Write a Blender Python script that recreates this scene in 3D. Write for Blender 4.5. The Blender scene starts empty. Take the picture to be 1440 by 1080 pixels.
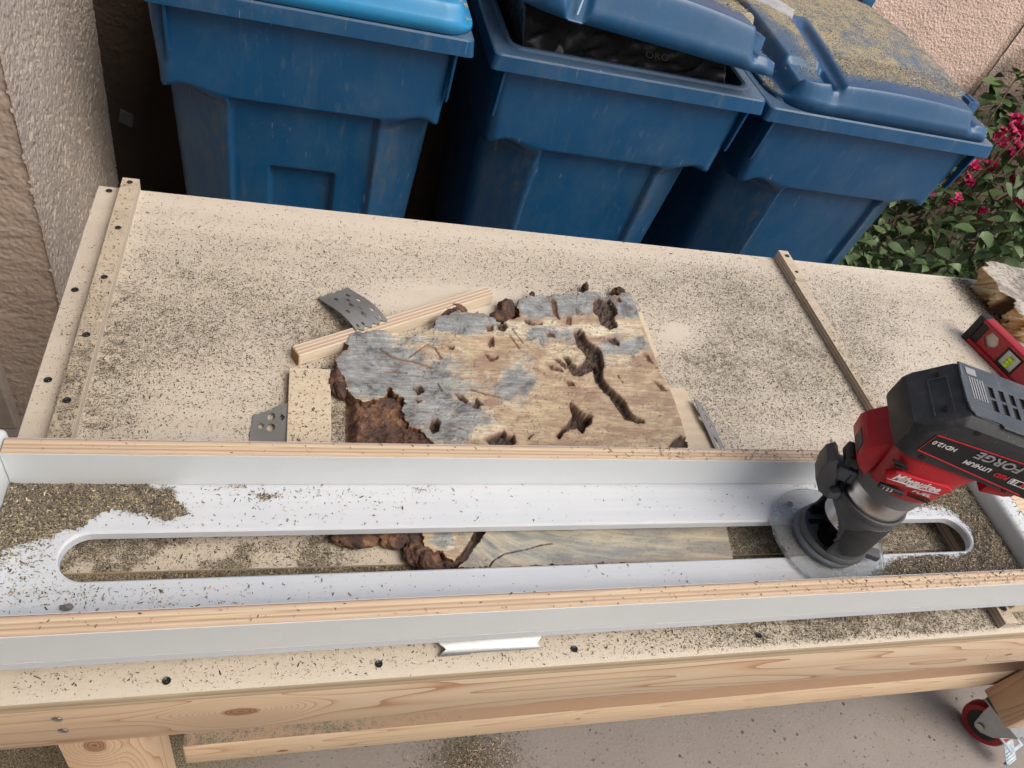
import bpy, bmesh, math, random
import numpy as np
from mathutils import Vector, Matrix

random.seed(4)
rng = np.random.default_rng(11)
SC = bpy.context.scene
COL = SC.collection

# ------------------------------------------------------------------ camera, world, sun, exposure
RW = np.array([[0.95488541, 0.04223069, 0.29395649],
               [-0.16491193, -0.74779022, 0.64312817],
               [0.24697753, -0.66259064, -0.70708962]])   # columns: right, down, forward
CAMP = np.array([0, 0, 0.70]); FPX = 1060.88
cam = bpy.data.cameras.new('camera'); cam_o = bpy.data.objects.new('camera', cam); COL.objects.link(cam_o)
cam.sensor_width = 36.0; cam.lens = FPX / 1440 * 36; cam.clip_start = 0.02; cam.clip_end = 300
m4 = Matrix.Identity(4)
for r in range(3):
    m4[r][0] = RW[r, 0]; m4[r][1] = -RW[r, 1]; m4[r][2] = -RW[r, 2]; m4[r][3] = CAMP[r]
cam_o.matrix_world = m4
SC.camera = cam_o

world = bpy.data.worlds.new('World'); SC.world = world; world.use_nodes = True
wn = world.node_tree.nodes; wl = world.node_tree.links
bg = wn['Background']; sky = wn.new('ShaderNodeTexSky'); sky.sky_type = 'NISHITA'; sky.sun_disc = False
SUN_EL, SUN_AZ = math.radians(54), math.radians(136)   # azimuth measured from +Y towards +X
sky.sun_elevation = SUN_EL; sky.sun_rotation = SUN_AZ
sky.air_density = 1.0; sky.dust_density = 4.0; sky.ozone_density = 0.6
bg.inputs[1].default_value = 0.15
wl.new(sky.outputs[0], bg.inputs[0])
sun = bpy.data.lights.new('sun', 'SUN'); sun.energy = 1.25; sun.angle = math.radians(40); sun.color = (1.0, 0.95, 0.88)
sun_o = bpy.data.objects.new('sun', sun); COL.objects.link(sun_o)
sd = Vector((math.sin(SUN_AZ) * math.cos(SUN_EL), math.cos(SUN_AZ) * math.cos(SUN_EL), math.sin(SUN_EL)))
sun_o.rotation_euler = sd.to_track_quat('Z', 'Y').to_euler(); sun_o.location = (2, 2, 5)
SC.view_settings.view_transform = 'Standard'; SC.view_settings.look = 'None'
SC.view_settings.gamma = 1.0; SC.view_settings.exposure = 0.33
SC.view_settings.use_curve_mapping = False
try:
    SC.view_settings.use_white_balance = True
    SC.view_settings.white_balance_temperature = 6550
    SC.view_settings.white_balance_tint = 6
except Exception:
    pass

GZ = -0.85            # ground level (bench top is z = 0)
YW = 2.35             # back wall

# ------------------------------------------------------------------ helpers
def unp(px, py, z=0.0):
    """point of the photograph brought back onto the horizontal plane z"""
    d = RW @ np.array([(px - 720) / FPX, (py - 540) / FPX, 1.0])
    t = (z - CAMP[2]) / d[2]
    return CAMP + t * d
def proj(P):
    q = (np.asarray(P) - CAMP) @ RW
    return q[:, 0] / q[:, 2] * FPX + 720, q[:, 1] / q[:, 2] * FPX + 540

def sm(a, b, x):
    t = np.clip((x - a) / (b - a), 0, 1); return t * t * (3 - 2 * t)
def _h(i, j, s):
    n = (i.astype(np.int64) * 374761393 + j.astype(np.int64) * 668265263 + s * 1442695041) & 0xffffffff
    n = ((n ^ (n >> 13)) * 1274126177) & 0xffffffff
    return ((n ^ (n >> 16)) & 0xffff) / 65535.0
def vn(x, y, s=0):
    x = np.asarray(x, float); y = np.asarray(y, float)
    i = np.floor(x); j = np.floor(y); u = x - i; v = y - j
    u = u * u * (3 - 2 * u); v = v * v * (3 - 2 * v)
    a = _h(i, j, s); b = _h(i + 1, j, s); c = _h(i, j + 1, s); d = _h(i + 1, j + 1, s)
    return (a * (1 - u) + b * u) * (1 - v) + (c * (1 - u) + d * u) * v
def fbm(x, y, s=0, o=4, g=0.5):
    r = 0; a = 1; t = 0
    for k in range(o):
        r = r + a * vn(x * 2 ** k + 17.3 * k, y * 2 ** k - 9.1 * k, s + k); t += a; a *= g
    return r / t
def inside(px, py, poly):
    poly = np.asarray(poly, float); c = np.zeros(np.shape(px), bool); n = len(poly)
    for i in range(n):
        x1, y1 = poly[i]; x2, y2 = poly[(i + 1) % n]
        if y1 == y2: continue
        k = ((y1 > py) != (y2 > py)) & (px < (x2 - x1) * (py - y1) / (y2 - y1) + x1)
        c ^= k
    return c
def segdist(px, py, poly, closed=True):
    poly = np.asarray(poly, float); d = np.full(np.shape(px), 1e9); n = len(poly)
    for i in range(n if closed else n - 1):
        a = poly[i]; b = poly[(i + 1) % n]; ab = b - a
        t = np.clip(((px - a[0]) * ab[0] + (py - a[1]) * ab[1]) / (ab @ ab + 1e-9), 0, 1)
        d = np.minimum(d, np.hypot(px - a[0] - t * ab[0], py - a[1] - t * ab[1]))
    return d
def sdist(px, py, poly):
    d = segdist(px, py, poly); return np.where(inside(px, py, poly), d, -d)   # positive inside

def tag(o, label=None, cat=None, group=None, kind=None):
    if label: o['label'] = label
    if cat: o['category'] = cat
    if group: o['group'] = group
    if kind: o['kind'] = kind
    return o
def empty(name, loc=(0, 0, 0), rz=0, parent=None):
    o = bpy.data.objects.new(name, None); COL.objects.link(o); o.location = loc; o.rotation_euler = (0, 0, rz)
    o.empty_display_size = 0.05
    if parent: o.parent = parent
    return o
def link(name, me, mats, parent=None):
    o = bpy.data.objects.new(name, me); COL.objects.link(o)
    if parent: o.parent = parent
    if not isinstance(mats, (list, tuple)): mats = [mats]
    for m in mats:
        if len(me.materials) < len(mats): me.materials.append(m)
    return o
def ob(name, bm, mats, parent=None, smooth=False, angle=None):
    me = bpy.data.meshes.new(name)
    bmesh.ops.recalc_face_normals(bm, faces=bm.faces)
    if smooth:
        for f in bm.faces: f.smooth = True
        a = math.radians(angle if angle else 35)
        for e in bm.edges:
            if len(e.link_faces) == 2 and e.calc_face_angle(0) > a: e.smooth = False
    bm.to_mesh(me); bm.free()
    return link(name, me, mats, parent)
def npmesh(name, verts, faces, mats, parent=None, smooth=True, attr=None, fmat=None):
    """verts (n,3), faces (m,k) equal-sided"""
    verts = np.asarray(verts, np.float32); faces = np.asarray(faces, np.int32); k = faces.shape[1]
    me = bpy.data.meshes.new(name)
    me.vertices.add(len(verts)); me.vertices.foreach_set('co', verts.ravel())
    me.loops.add(faces.size); me.loops.foreach_set('vertex_index', faces.ravel())
    me.polygons.add(len(faces))
    me.polygons.foreach_set('loop_start', np.arange(0, faces.size, k, dtype=np.int32))
    try: me.polygons.foreach_set('loop_total', np.full(len(faces), k, np.int32))
    except Exception: pass
    if fmat is not None: me.polygons.foreach_set('material_index', np.asarray(fmat, np.int32))
    me.update(calc_edges=True)
    me.polygons.foreach_set('use_smooth', np.full(len(faces), smooth))
    if attr:
        for an, av in attr.items():
            av = np.asarray(av, np.float32)
            if av.ndim == 2:
                a = me.color_attributes.new(an, 'FLOAT_COLOR', 'POINT')
                c = np.ones((len(verts), 4), np.float32); c[:, :3] = av[:, :3]; a.data.foreach_set('color', c.ravel())
            else:
                a = me.attributes.new(an, 'FLOAT', 'POINT'); a.data.foreach_set('value', av)
    me.validate()
    return link(name, me, mats, parent)
def gridf(nx, ny):
    i = np.arange(nx - 1)[:, None]; j = np.arange(ny - 1)[None, :]
    a = (i * ny + j).ravel()
    return np.stack([a, a + ny, a + ny + 1, a + 1], 1)
def box(bm, x0, x1, y0, y1, z0, z1, bev=0.0, seg=1, M=None):
    vs = [bm.verts.new((x, y, z)) for x in (x0, x1) for y in (y0, y1) for z in (z0, z1)]
    F = [(0, 1, 3, 2), (4, 6, 7, 5), (0, 4, 5, 1), (2, 3, 7, 6), (0, 2, 6, 4), (1, 5, 7, 3)]
    fs = [bm.faces.new([vs[i] for i in f]) for f in F]
    if bev > 0:
        es = list({e for f in fs for e in f.edges})
        r = bmesh.ops.bevel(bm, geom=es, offset=bev, segments=seg, affect='EDGES', profile=0.5)
        vs = list({v for f in r['faces'] for v in f.verts} | {v for v in vs if v.is_valid})
    if M is not None: bmesh.ops.transform(bm, matrix=M, verts=vs)
    return vs
def prism(bm, poly, a0, a1, axis='z', bev=0.0, seg=1, M=None):
    def p3(u, v, w):
        return {'z': (u, v, w), 'y': (u, w, v), 'x': (w, u, v)}[axis]
    b = [bm.verts.new(p3(u, v, a0)) for u, v in poly]; t = [bm.verts.new(p3(u, v, a1)) for u, v in poly]
    n = len(poly); fs = [bm.faces.new(b), bm.faces.new(t[::-1])]
    for i in range(n): fs.append(bm.faces.new([b[i], b[(i + 1) % n], t[(i + 1) % n], t[i]]))
    vs = b + t
    if bev > 0:
        es = list({e for f in fs[:2] for e in f.edges})
        r = bmesh.ops.bevel(bm, geom=es, offset=bev, segments=seg, affect='EDGES', profile=0.5)
        vs = list({v for f in r['faces'] for v in f.verts} | {v for v in vs if v.is_valid})
    if M is not None: bmesh.ops.transform(bm, matrix=M, verts=vs)
    return vs
def loft(bm, rings, caps=True, closed=True):
    R = [[bm.verts.new(p) for p in r] for r in rings]
    n = len(R[0])
    for a, b in zip(R[:-1], R[1:]):
        for i in range(n if closed else n - 1):
            bm.faces.new([a[i], a[(i + 1) % n], b[(i + 1) % n], b[i]])
    if caps:
        bm.faces.new(R[0][::-1]); bm.faces.new(R[-1])
    return R
def circ(cx, cy, z, r, n=48, ry=None, a0=0):
    ry = ry if ry else r
    return [(cx + r * math.cos(a0 + 2 * math.pi * i / n), cy + ry * math.sin(a0 + 2 * math.pi * i / n), z) for i in range(n)]
def lathe(bm, prof, cx=0, cy=0, n=48, caps=True):
    return loft(bm, [circ(cx, cy, z, max(r, 1e-5), n) for r, z in prof], caps)
def rrect(x0, x1, y0, y1, r, z, n=5):
    pts = []
    for cx, cy, a in ((x1 - r, y1 - r, 0), (x0 + r, y1 - r, 90), (x0 + r, y0 + r, 180), (x1 - r, y0 + r, 270)):
        for k in range(n + 1):
            t = math.radians(a + 90 * k / n); pts.append((cx + r * math.cos(t), cy + r * math.sin(t), z))
    return pts
def tube(bm, pts, rad, n=6):
    pts = [Vector(p) for p in pts]; rings = []
    for i, p in enumerate(pts):
        d = (pts[min(i + 1, len(pts) - 1)] - pts[max(i - 1, 0)]).normalized()
        a = d.orthogonal().normalized(); b = d.cross(a)
        r = rad[i] if isinstance(rad, (list, tuple)) else rad
        rings.append([tuple(p + a * r * math.cos(2 * math.pi * k / n) + b * r * math.sin(2 * math.pi * k / n)) for k in range(n)])
    loft(bm, rings)
def text_obj(name, s, size, mat, parent, M, shear=0.0, bold=0.0, ext=0.0003, xs=1.0):
    cu = bpy.data.curves.new(name, 'FONT'); cu.body = s; cu.size = size; cu.extrude = ext; cu.shear = shear; cu.offset = bold
    cu.align_x = 'LEFT'; cu.resolution_u = 3
    t = bpy.data.objects.new(name + '_tmp', cu); COL.objects.link(t)
    dg = bpy.context.evaluated_depsgraph_get()
    me = bpy.data.meshes.new_from_object(t.evaluated_get(dg)); bpy.data.objects.remove(t); bpy.data.curves.remove(cu)
    me.materials.clear(); me.name = name
    if xs != 1.0: me.transform(Matrix.Diagonal((xs, 1, 1, 1)))
    me.transform(M)
    return link(name, me, mat, parent)

# ------------------------------------------------------------------ materials
class NT:
    def __init__(s, name):
        s.m = bpy.data.materials.new(name); s.m.use_nodes = True; s.t = s.m.node_tree; s.N = s.t.nodes
        s.b = s.N['Principled BSDF']
        s.tc = None
    def n(s, typ, **kw):
        x = s.N.new('ShaderNode' + typ)
        for k, v in kw.items():
            if k.startswith('i_'):
                k = k[2:]; k = int(k) if k.isdigit() else k.replace('_', ' ')
                s.set(x.inputs[k], v)
            else: setattr(x, k, v)
        return x
    def set(s, inp, v):
        if hasattr(v, 'is_linked'): s.t.links.new(v, inp)
        elif isinstance(v, tuple) and inp.type == 'RGBA' and len(v) == 3: inp.default_value = (*v, 1)
        else: inp.default_value = v
    def coord(s, scale=(1, 1, 1), rot=(0, 0, 0), loc=(0, 0, 0), src='Object'):
        if not s.tc: s.tc = s.N.new('ShaderNodeTexCoord')
        mp = s.N.new('ShaderNodeMapping'); mp.inputs['Scale'].default_value = scale
        mp.inputs['Rotation'].default_value = rot; mp.inputs['Location'].default_value = loc
        s.t.links.new(s.tc.outputs[src], mp.inputs[0]); return mp.outputs[0]
    def noise(s, vec, scale=5, detail=3, rough=0.5, dist=0.0):
        return s.n('TexNoise', i_Vector=vec, i_Scale=scale, i_Detail=detail, i_Roughness=rough, i_Distortion=dist).outputs['Fac']
    def voro(s, vec, scale, feature='F1'):
        return s.n('TexVoronoi', feature=feature, i_Vector=vec, i_Scale=scale).outputs['Distance']
    def math(s, op, a, b=0.0, c=None, clamp=False):
        x = s.n('Math', operation=op, use_clamp=clamp); s.set(x.inputs[0], a); s.set(x.inputs[1], b)
        if c is not None: s.set(x.inputs[2], c)
        return x.outputs[0]
    def ramp(s, fac, stops, interp='LINEAR'):
        r = s.n('ValToRGB'); r.color_ramp.interpolation = interp; e = r.color_ramp.elements
        while len(e) < len(stops): e.new(0.5)
        for i, (p, c) in enumerate(stops):
            e[i].position = p; e[i].color = (*c, 1) if len(c) == 3 else c
        s.set(r.inputs[0], fac); return r.outputs[0]
    def mix(s, f, a, b, mode='MIX'):
        x = s.n('Mix', data_type='RGBA', blend_type=mode); s.set(x.inputs['Factor'], f)
        ins = [i for i in x.inputs if i.type == 'RGBA']; s.set(ins[0], a); s.set(ins[1], b)
        return [o for o in x.outputs if o.type == 'RGBA'][0]
    def rng(s, v, a, b, c=0.0, d=1.0):
        x = s.n('MapRange'); x.clamp = True
        for i, q in zip(range(5), (v, a, b, c, d)): s.set(x.inputs[i], q)
        return x.outputs[0]
    def bump(s, h, strength=0.5, dist=0.001, prev=None):
        x = s.n('Bump'); x.inputs['Strength'].default_value = strength; x.inputs['Distance'].default_value = dist
        s.set(x.inputs['Height'], h)
        if prev is not None: s.set(x.inputs['Normal'], prev)
        return x.outputs[0]
    def attr(s, name):
        x = s.n('Attribute'); x.attribute_name = name; return x
    def out(s, color=None, rough=None, normal=None, **kw):
        if color is not None: s.set(s.b.inputs['Base Color'], color)
        if rough is not None: s.set(s.b.inputs['Roughness'], rough)
        if normal is not None: s.set(s.b.inputs['Normal'], normal)
        for k, v in kw.items(): s.set(s.b.inputs[k.replace('_', ' ')], v)
        return s.m

def simple(name, c, rough=0.5, metal=0.0, var=0.12, scale=40, bumpd=0.0003, specks=0.0, **kw):
    k = NT(name); v = k.coord(); f = k.noise(v, scale, 4, 0.6)
    c2 = tuple(min(1, q * (1 + var)) for q in c); c1 = tuple(q * (1 - var) for q in c)
    col = k.ramp(f, [(0.3, c1), (0.7, c2)])
    if specks:
        sp = k.noise(v, 900, 2, 0.8); reg = k.noise(v, 38, 3, 0.6); th = k.math('SUBTRACT', 0.80, k.math('MULTIPLY', k.rng(reg, 0.4, 0.65), 0.16 * specks))
        col = k.mix(k.math('MULTIPLY', k.math('SUBTRACT', sp, th), 12, clamp=True), col, (0.45, 0.40, 0.32))
        scr = k.noise(k.coord(scale=(300, 14, 60), rot=(0.4, 0.8, 0.3)), 1, 3, 0.6); col = k.mix(k.rng(scr, 0.68, 0.72, 0, 0.45 * specks), col, tuple(min(1, q * 2.5 + 0.10) for q in c))
        smear = k.noise(k.coord(scale=(20, 60, 60)), 1, 4, 0.7); col = k.mix(k.rng(smear, 0.5, 0.72, 0, 0.30 * specks), col, tuple(q * 0.8 + 0.07 for q in c))
    return k.out(col, k.rng(f, 0.3, 0.7, max(rough - 0.06, 0.02), min(rough + 0.08, 1)), k.bump(k.noise(v, scale * 12, 2), 0.3, bumpd), Metallic=metal, **kw)

def wood(name, base, dark, axis='x', scale=1.0, ring=22, contrast=1.0, rough=0.75, knots=False, dust=0.0, off=0.0, dustattr=False, stain=None):
    """sawn softwood or plywood face: grain runs along one axis"""
    k = NT(name)
    st = {'x': (0.06, 1, 1), 'y': (1, 0.06, 1), 'z': (1, 1, 0.06)}[axis]
    loc = (off, off * 1.7, off * 0.6)
    v = k.coord(scale=tuple(q * scale for q in st), loc=loc)
    warp = k.noise(v, 7, 3, 0.5)
    vv = k.n('VectorMath', operation='ADD'); k.set(vv.inputs[0], v)
    sc = k.n('VectorMath', operation='SCALE'); k.set(sc.inputs[0], k.n('TexNoise', i_Vector=v, i_Scale=5.0, i_Detail=2.0).outputs['Color']); sc.inputs['Scale'].default_value = 0.09
    k.set(vv.inputs[1], sc.outputs[0])
    rings = k.n('TexWave', wave_type='RINGS', rings_direction={'x': 'X', 'y': 'Y', 'z': 'Z'}[axis], i_Vector=vv.outputs[0], i_Scale=float(ring), i_Distortion=2.5, i_Detail=2.0).outputs['Fac']
    fine = k.noise(v, 420, 2, 0.6)
    g = k.math('MULTIPLY_ADD', rings, 0.75 * contrast, k.math('MULTIPLY', fine, 0.3))
    g = k.math('ADD', g, k.math('MULTIPLY', warp, 0.25))
    col = k.ramp(g, [(0.15, base), (0.62, tuple((a * 2 + b) / 3 for a, b in zip(base, dark))), (1.05 if contrast < 1 else 1.0, dark)])
    tone = k.noise(k.coord(scale=st), 9, 2)
    col = k.mix(k.rng(tone, 0.35, 0.7, 0, 0.45), col, tuple(min(1, q * 0.78) for q in base), 'MIX')
    if stain: col = k.mix(k.rng(k.noise(k.coord(scale=(0.6, 2.5, 1)), 6, 3), 0.5, 0.62, 0, 0.55), col, stain)
    if knots:
        kv = k.coord(scale={'x': (1, 2.0, 2.0), 'y': (2, 1, 2), 'z': (2, 2, 1)}[axis], loc=(off * 3 + .13, .21, .4))
        kd = k.voro(kv, 2.6); km = k.rng(kd, 0.05, 0.09, 1, 0)
        ringk = k.math('SINE', k.math('MULTIPLY', kd, 260))
        col = k.mix(km, col, k.mix(k.rng(ringk, -1, 1), (0.20, 0.09, 0.04), (0.38, 0.20, 0.10)))
    h = k.math('ADD', fine, k.math('MULTIPLY', rings, 0.3))
    nrm = k.bump(h, 0.35, 0.0006)
    if dustattr or dust > 0:
        dn = k.noise(k.coord(), 620, 2, 0.7)
        dn2 = k.noise(k.coord(), 90, 3, 0.6)
        if dustattr:
            d = k.attr('dust').outputs['Fac']
        else: d = dust
        d2 = k.math('MULTIPLY', d, k.rng(dn2, 0.3, 0.65, 0.45, 1.3))
        th = k.math('SUBTRACT', 0.79, k.math('MULTIPLY', d2, 0.38))
        f = k.math('MULTIPLY', k.math('SUBTRACT', dn, th), 14, clamp=True)
        dc = k.ramp(k.noise(k.coord(), 900, 1), [(0.36, (0.085, 0.07, 0.052)), (0.50, (0.20, 0.17, 0.125)), (0.62, (0.42, 0.35, 0.25))])
        powder = k.mix(k.math('MULTIPLY', d2, 0.50, clamp=True), col, (0.36, 0.315, 0.25))
        col = k.mix(f, powder, dc)
        nrm = k.bump(dn, 0.5, 0.0012, nrm)
    return k.out(col, rough, nrm)

def sawn(name, base, mid, late, axis='x', freq=30, off=0.0, knots=(), rough=0.78, across=('z', 'y')):
    k = NT(name); st = {'x': (0.55, 6, 6), 'z': (6, 6, 0.55)}[axis]
    v = k.coord(scale=st, loc=(off, off * 1.3, off * 0.7))
    sep = k.n('SeparateXYZ'); k.set(sep.inputs[0], k.coord())
    ia = {'x': 0, 'y': 1, 'z': 2}
    fld = k.math('MULTIPLY', k.noise(v, 1.15, 2, 0.45, 0.3), 1.0)
    fld = k.math('ADD', fld, k.math('MULTIPLY', sep.outputs[ia[across[0]]], 1.4)); fld = k.math('ADD', fld, k.math('MULTIPLY', sep.outputs[ia[across[1]]], 1.9))
    km = None
    for (ka, kb, kr) in knots:
        da = k.math('MULTIPLY', k.math('SUBTRACT', sep.outputs[ia[axis]], ka), 0.55); db = k.math('SUBTRACT', sep.outputs[ia[across[0]]], kb)
        d2 = k.math('ADD', k.math('MULTIPLY', da, da), k.math('MULTIPLY', db, db)); d = k.math('SQRT', d2)
        fld = k.math('ADD', fld, k.math('MULTIPLY', k.math('EXPONENT', k.math('MULTIPLY', d2, -1.0 / (kr * kr * 5))), 0.34))
        m = k.rng(k.math('ADD', d, k.math('MULTIPLY', k.noise(k.coord(), 90, 2), 0.003)), kr * 0.85, kr * 1.1, 1, 0); km = m if km is None else k.math('MAXIMUM', km, m)
    ph = k.math('FRACT', k.math('MULTIPLY', fld, float(freq)))
    fib = k.noise(k.coord(scale={'x': (8, 420, 420), 'z': (420, 420, 8)}[axis]), 1, 3, 0.65)
    g = k.math('ADD', k.math('POWER', ph, 2.6), k.math('MULTIPLY', k.math('SUBTRACT', fib, 0.5), 0.38))
    col = k.ramp(g, [(0.0, base), (0.35, tuple((a * 3 + b) / 4 for a, b in zip(base, mid))), (0.72, mid), (0.98, late)])
    tone = k.noise(k.coord(scale={'x': (1.2, 14, 14), 'z': (14, 14, 1.2)}[axis], loc=(off, 0, 0)), 1, 3); col = k.mix(k.rng(tone, 0.35, 0.65, 0, 0.5), col, tuple(q * w for q, w in zip(mid, (1.12, 1.05, 1.0))))
    dirt = k.noise(k.coord(scale=(3, 9, 9)), 3, 4, 0.7); col = k.mix(k.rng(dirt, 0.56, 0.75, 0, 0.25), col, (0.36, 0.31, 0.26))
    if km is not None:
        rk = k.math('SINE', k.math('MULTIPLY', fld, 420)); col = k.mix(km, col, k.mix(k.rng(rk, -1, 1), (0.24, 0.11, 0.055), (0.44, 0.25, 0.14)))
    return k.out(col, rough, k.bump(k.math('ADD', fib, k.math('MULTIPLY', ph, 0.4)), 0.45, 0.0008))

def ply_edge(name, axis='y', lo=0.0, hi=0.018, layers=None, grain='x'):
    """plywood edge: bands across the thickness"""
    k = NT(name)
    sep = k.n('SeparateXYZ'); k.set(sep.inputs[0], k.coord())
    wob = k.noise(k.coord(scale=(3, 60, 60) if grain == 'x' else (60, 3, 60)), 1, 3)
    p = k.math('ADD', sep.outputs[{'x': 0, 'y': 1, 'z': 2}[axis]], k.math('MULTIPLY', k.math('SUBTRACT', wob, 0.5), 0.0022))
    f = k.rng(p, lo, hi)
    layers = layers or [(0.0, (0.40, 0.25, 0.18)), (0.07, (0.60, 0.43, 0.31)), (0.20, (0.72, 0.58, 0.41)), (0.32, (0.46, 0.30, 0.21)), (0.40, (0.70, 0.55, 0.39)),
                        (0.56, (0.50, 0.34, 0.24)), (0.64, (0.76, 0.63, 0.44)), (0.80, (0.62, 0.46, 0.34)), (0.92, (0.36, 0.22, 0.16))]
    col = k.ramp(f, layers)
    fine = k.noise(k.coord(scale=(20, 700, 700) if grain == 'x' else (700, 20, 700)), 1, 3, 0.6)
    col = k.mix(k.rng(fine, 0.35, 0.7, 0, 0.5), col, k.mix(0.5, col, (0.30, 0.16, 0.09)))
    streak = k.noise(k.coord(scale=(9, 260, 260) if grain == 'x' else (260, 9, 260)), 1, 2)
    col = k.mix(k.rng(streak, 0.62, 0.72, 0, 0.5), col, (0.80, 0.66, 0.42))
    return k.out(col, 0.8, k.bump(fine, 0.5, 0.0008))

def bin_plastic(name, c, dusty=False):
    k = NT(name); v = k.coord()
    tone = k.noise(v, 3.0, 3)
    col = k.ramp(tone, [(0.3, tuple(q * 0.85 for q in c)), (0.7, tuple(min(1, q * 1.18) for q in c))])
    # scuffs and scratches (wear in the plastic itself)
    s1 = k.noise(k.coord(scale=(40, 9, 14), rot=(0.3, 0.5, 0.6)), 1.6, 5, 0.75)
    reg = k.noise(v, 4.5, 2)
    sc = k.math('MULTIPLY', k.rng(s1, 0.56, 0.70), k.rng(reg, 0.42, 0.62))
    col = k.mix(k.math('MULTIPLY', sc, 0.22), col, tuple(0.5 * q + 0.16 for q in c))
    scr = k.noise(k.coord(scale=(120, 40, 16), rot=(0.2, 0.6, 0.9)), 1.0, 3, 0.6)
    col = k.mix(k.math('MULTIPLY', k.rng(scr, 0.665, 0.71, 0, 0.5), k.rng(k.noise(k.coord(loc=(3, 1, 2)), 6, 3), 0.50, 0.60)), col, (0.26, 0.34, 0.42))
    haze = k.noise(k.coord(scale=(1, 1, 0.6)), 7, 5, 0.7); col = k.mix(k.rng(haze, 0.46, 0.72, 0, 0.30), col, (0.10, 0.16, 0.22))
    runs = k.noise(k.coord(scale=(22, 22, 1.5)), 1.5, 4, 0.7); col = k.mix(k.rng(runs, 0.58, 0.74, 0, 0.22), col, (0.16, 0.19, 0.20))
    spk = k.noise(v, 240, 2, 0.8); col = k.mix(k.rng(spk, 0.735, 0.76, 0, 0.6), col, (0.34, 0.34, 0.30))
    scuf = k.attr('scuff').outputs['Fac']
    sn = k.noise(k.coord(scale=(60, 60, 22)), 1, 5, 0.75)
    col = k.mix(k.math('MULTIPLY', scuf, k.rng(sn, 0.45, 0.68, 0.05, 0.85)), col, (0.085, 0.10, 0.115))
    # settled dust on upward faces
    d = k.attr('dust').outputs['Fac']
    dn = k.noise(v, 330, 3, 0.75); dn2 = k.noise(v, 26, 4, 0.6)
    dd = k.math('MULTIPLY', d, k.rng(dn2, 0.3, 0.66, 0.72, 1.18))
    f = k.math('MULTIPLY', k.math('SUBTRACT', dn, k.math('SUBTRACT', 0.82, k.math('MULTIPLY', dd, 0.56))), 9, clamp=True)
    dcol = k.ramp(k.noise(v, 500, 2), [(0.34, (0.14, 0.12, 0.08)), (0.5, (0.36, 0.31, 0.21)), (0.66, (0.58, 0.50, 0.33))])
    col = k.mix(k.math('MULTIPLY', dd, 0.62, clamp=True), col, (0.26, 0.275, 0.27))
    col = k.mix(f, col, dcol)
    rough = k.rng(k.math('ADD', k.math('MULTIPLY', sc, 0.6), dd), 0, 1, 0.33, 0.85)
    grain = k.noise(v, 260, 2); orange = k.noise(v, 55, 2)
    nrm = k.bump(k.math('ADD', grain, k.math('MULTIPLY', orange, 2)), 0.12, 0.001)
    nrm = k.bump(f, 0.5, 0.0015, nrm)
    return k.out(col, rough, nrm)

def stucco(name, c, scale=1.0, strength=0.8, fine=True):
    k = NT(name); v = k.coord()
    n1 = k.noise(v, 95 * scale, 4, 0.6); vo = k.voro(v, 120 * scale)
    tone = k.noise(v, 5, 4, 0.6)
    col = k.ramp(tone, [(0.3, tuple(q * 0.86 for q in c)), (0.7, tuple(min(1, q * 1.1) for q in c))])
    col = k.mix(k.rng(n1, 0.5, 0.3, 0, 0.25), col, tuple(q * 0.6 for q in c))
    nrm = k.bump(k.math('ADD', n1, k.math('MULTIPLY', vo, 0.6)), strength, 0.006)
    return k.out(col, 0.92, nrm)

M = {}
M['ply_face'] = wood('birch_ply_face', (0.69, 0.61, 0.515), (0.58, 0.485, 0.38), 'x', 1.0, ring=7, contrast=0.5, dustattr=True)
M['ply_face_y'] = wood('birch_ply_strip', (0.62, 0.52, 0.40), (0.52, 0.41, 0.29), 'x', 1.0, ring=9, contrast=0.7, dustattr=True, off=0.7)
M['fir'] = sawn('douglas_fir', (0.70, 0.55, 0.39), (0.60, 0.41, 0.27), (0.40, 0.20, 0.12), 'x', 34, 0.37, ((-0.0215, -0.058, 0.011), (0.93, -0.075, 0.005)))
M['fir2'] = sawn('pine_rail', (0.72, 0.57, 0.40), (0.64, 0.46, 0.30), (0.48, 0.28, 0.17), 'x', 26, 4.1, ((0.03, -0.680, 0.007), (0.55, -0.66, 0.005)))
M['fir_leg'] = sawn('fir_leg', (0.68, 0.50, 0.34), (0.56, 0.36, 0.22), (0.40, 0.21, 0.12), 'z', 24, 2.2, ((-0.235, -0.172, 0.013),), across=('x', 'y'))
M['shelf'] = wood('shelf_board', (0.48, 0.31, 0.20), (0.38, 0.23, 0.14), 'x', 1.0, ring=9, contrast=0.5, dustattr=True, off=2.2)
M['shim'] = wood('pine_shim', (0.74, 0.62, 0.46), (0.62, 0.48, 0.33), 'x', 1.0, ring=20, contrast=0.6, dust=0.25, off=3.1)
M['edge_rear'] = ply_edge('ply_edge_bands', 'y', 0.0, 0.018)
M['edge_front'] = M['edge_rear']
M['edge_z'] = ply_edge('ply_edge_stack', 'z', 0.0, 0.018, [(0.0, (0.45, 0.38, 0.31)), (0.2, (0.66, 0.58, 0.48)), (0.35, (0.34, 0.28, 0.23)), (0.5, (0.66, 0.58, 0.48)), (0.65, (0.36, 0.30, 0.25)), (0.8, (0.68, 0.60, 0.50)), (1.0, (0.5, 0.42, 0.33))], 'y')
M['edge_top'] = ply_edge('ply_edge_front', 'z', -0.018, 0.0, [(0.0, (0.45, 0.34, 0.22)), (0.3, (0.56, 0.44, 0.30)), (0.5, (0.36, 0.28, 0.19)), (0.7, (0.52, 0.41, 0.28)), (1.0, (0.66, 0.54, 0.38))], 'x')
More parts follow.
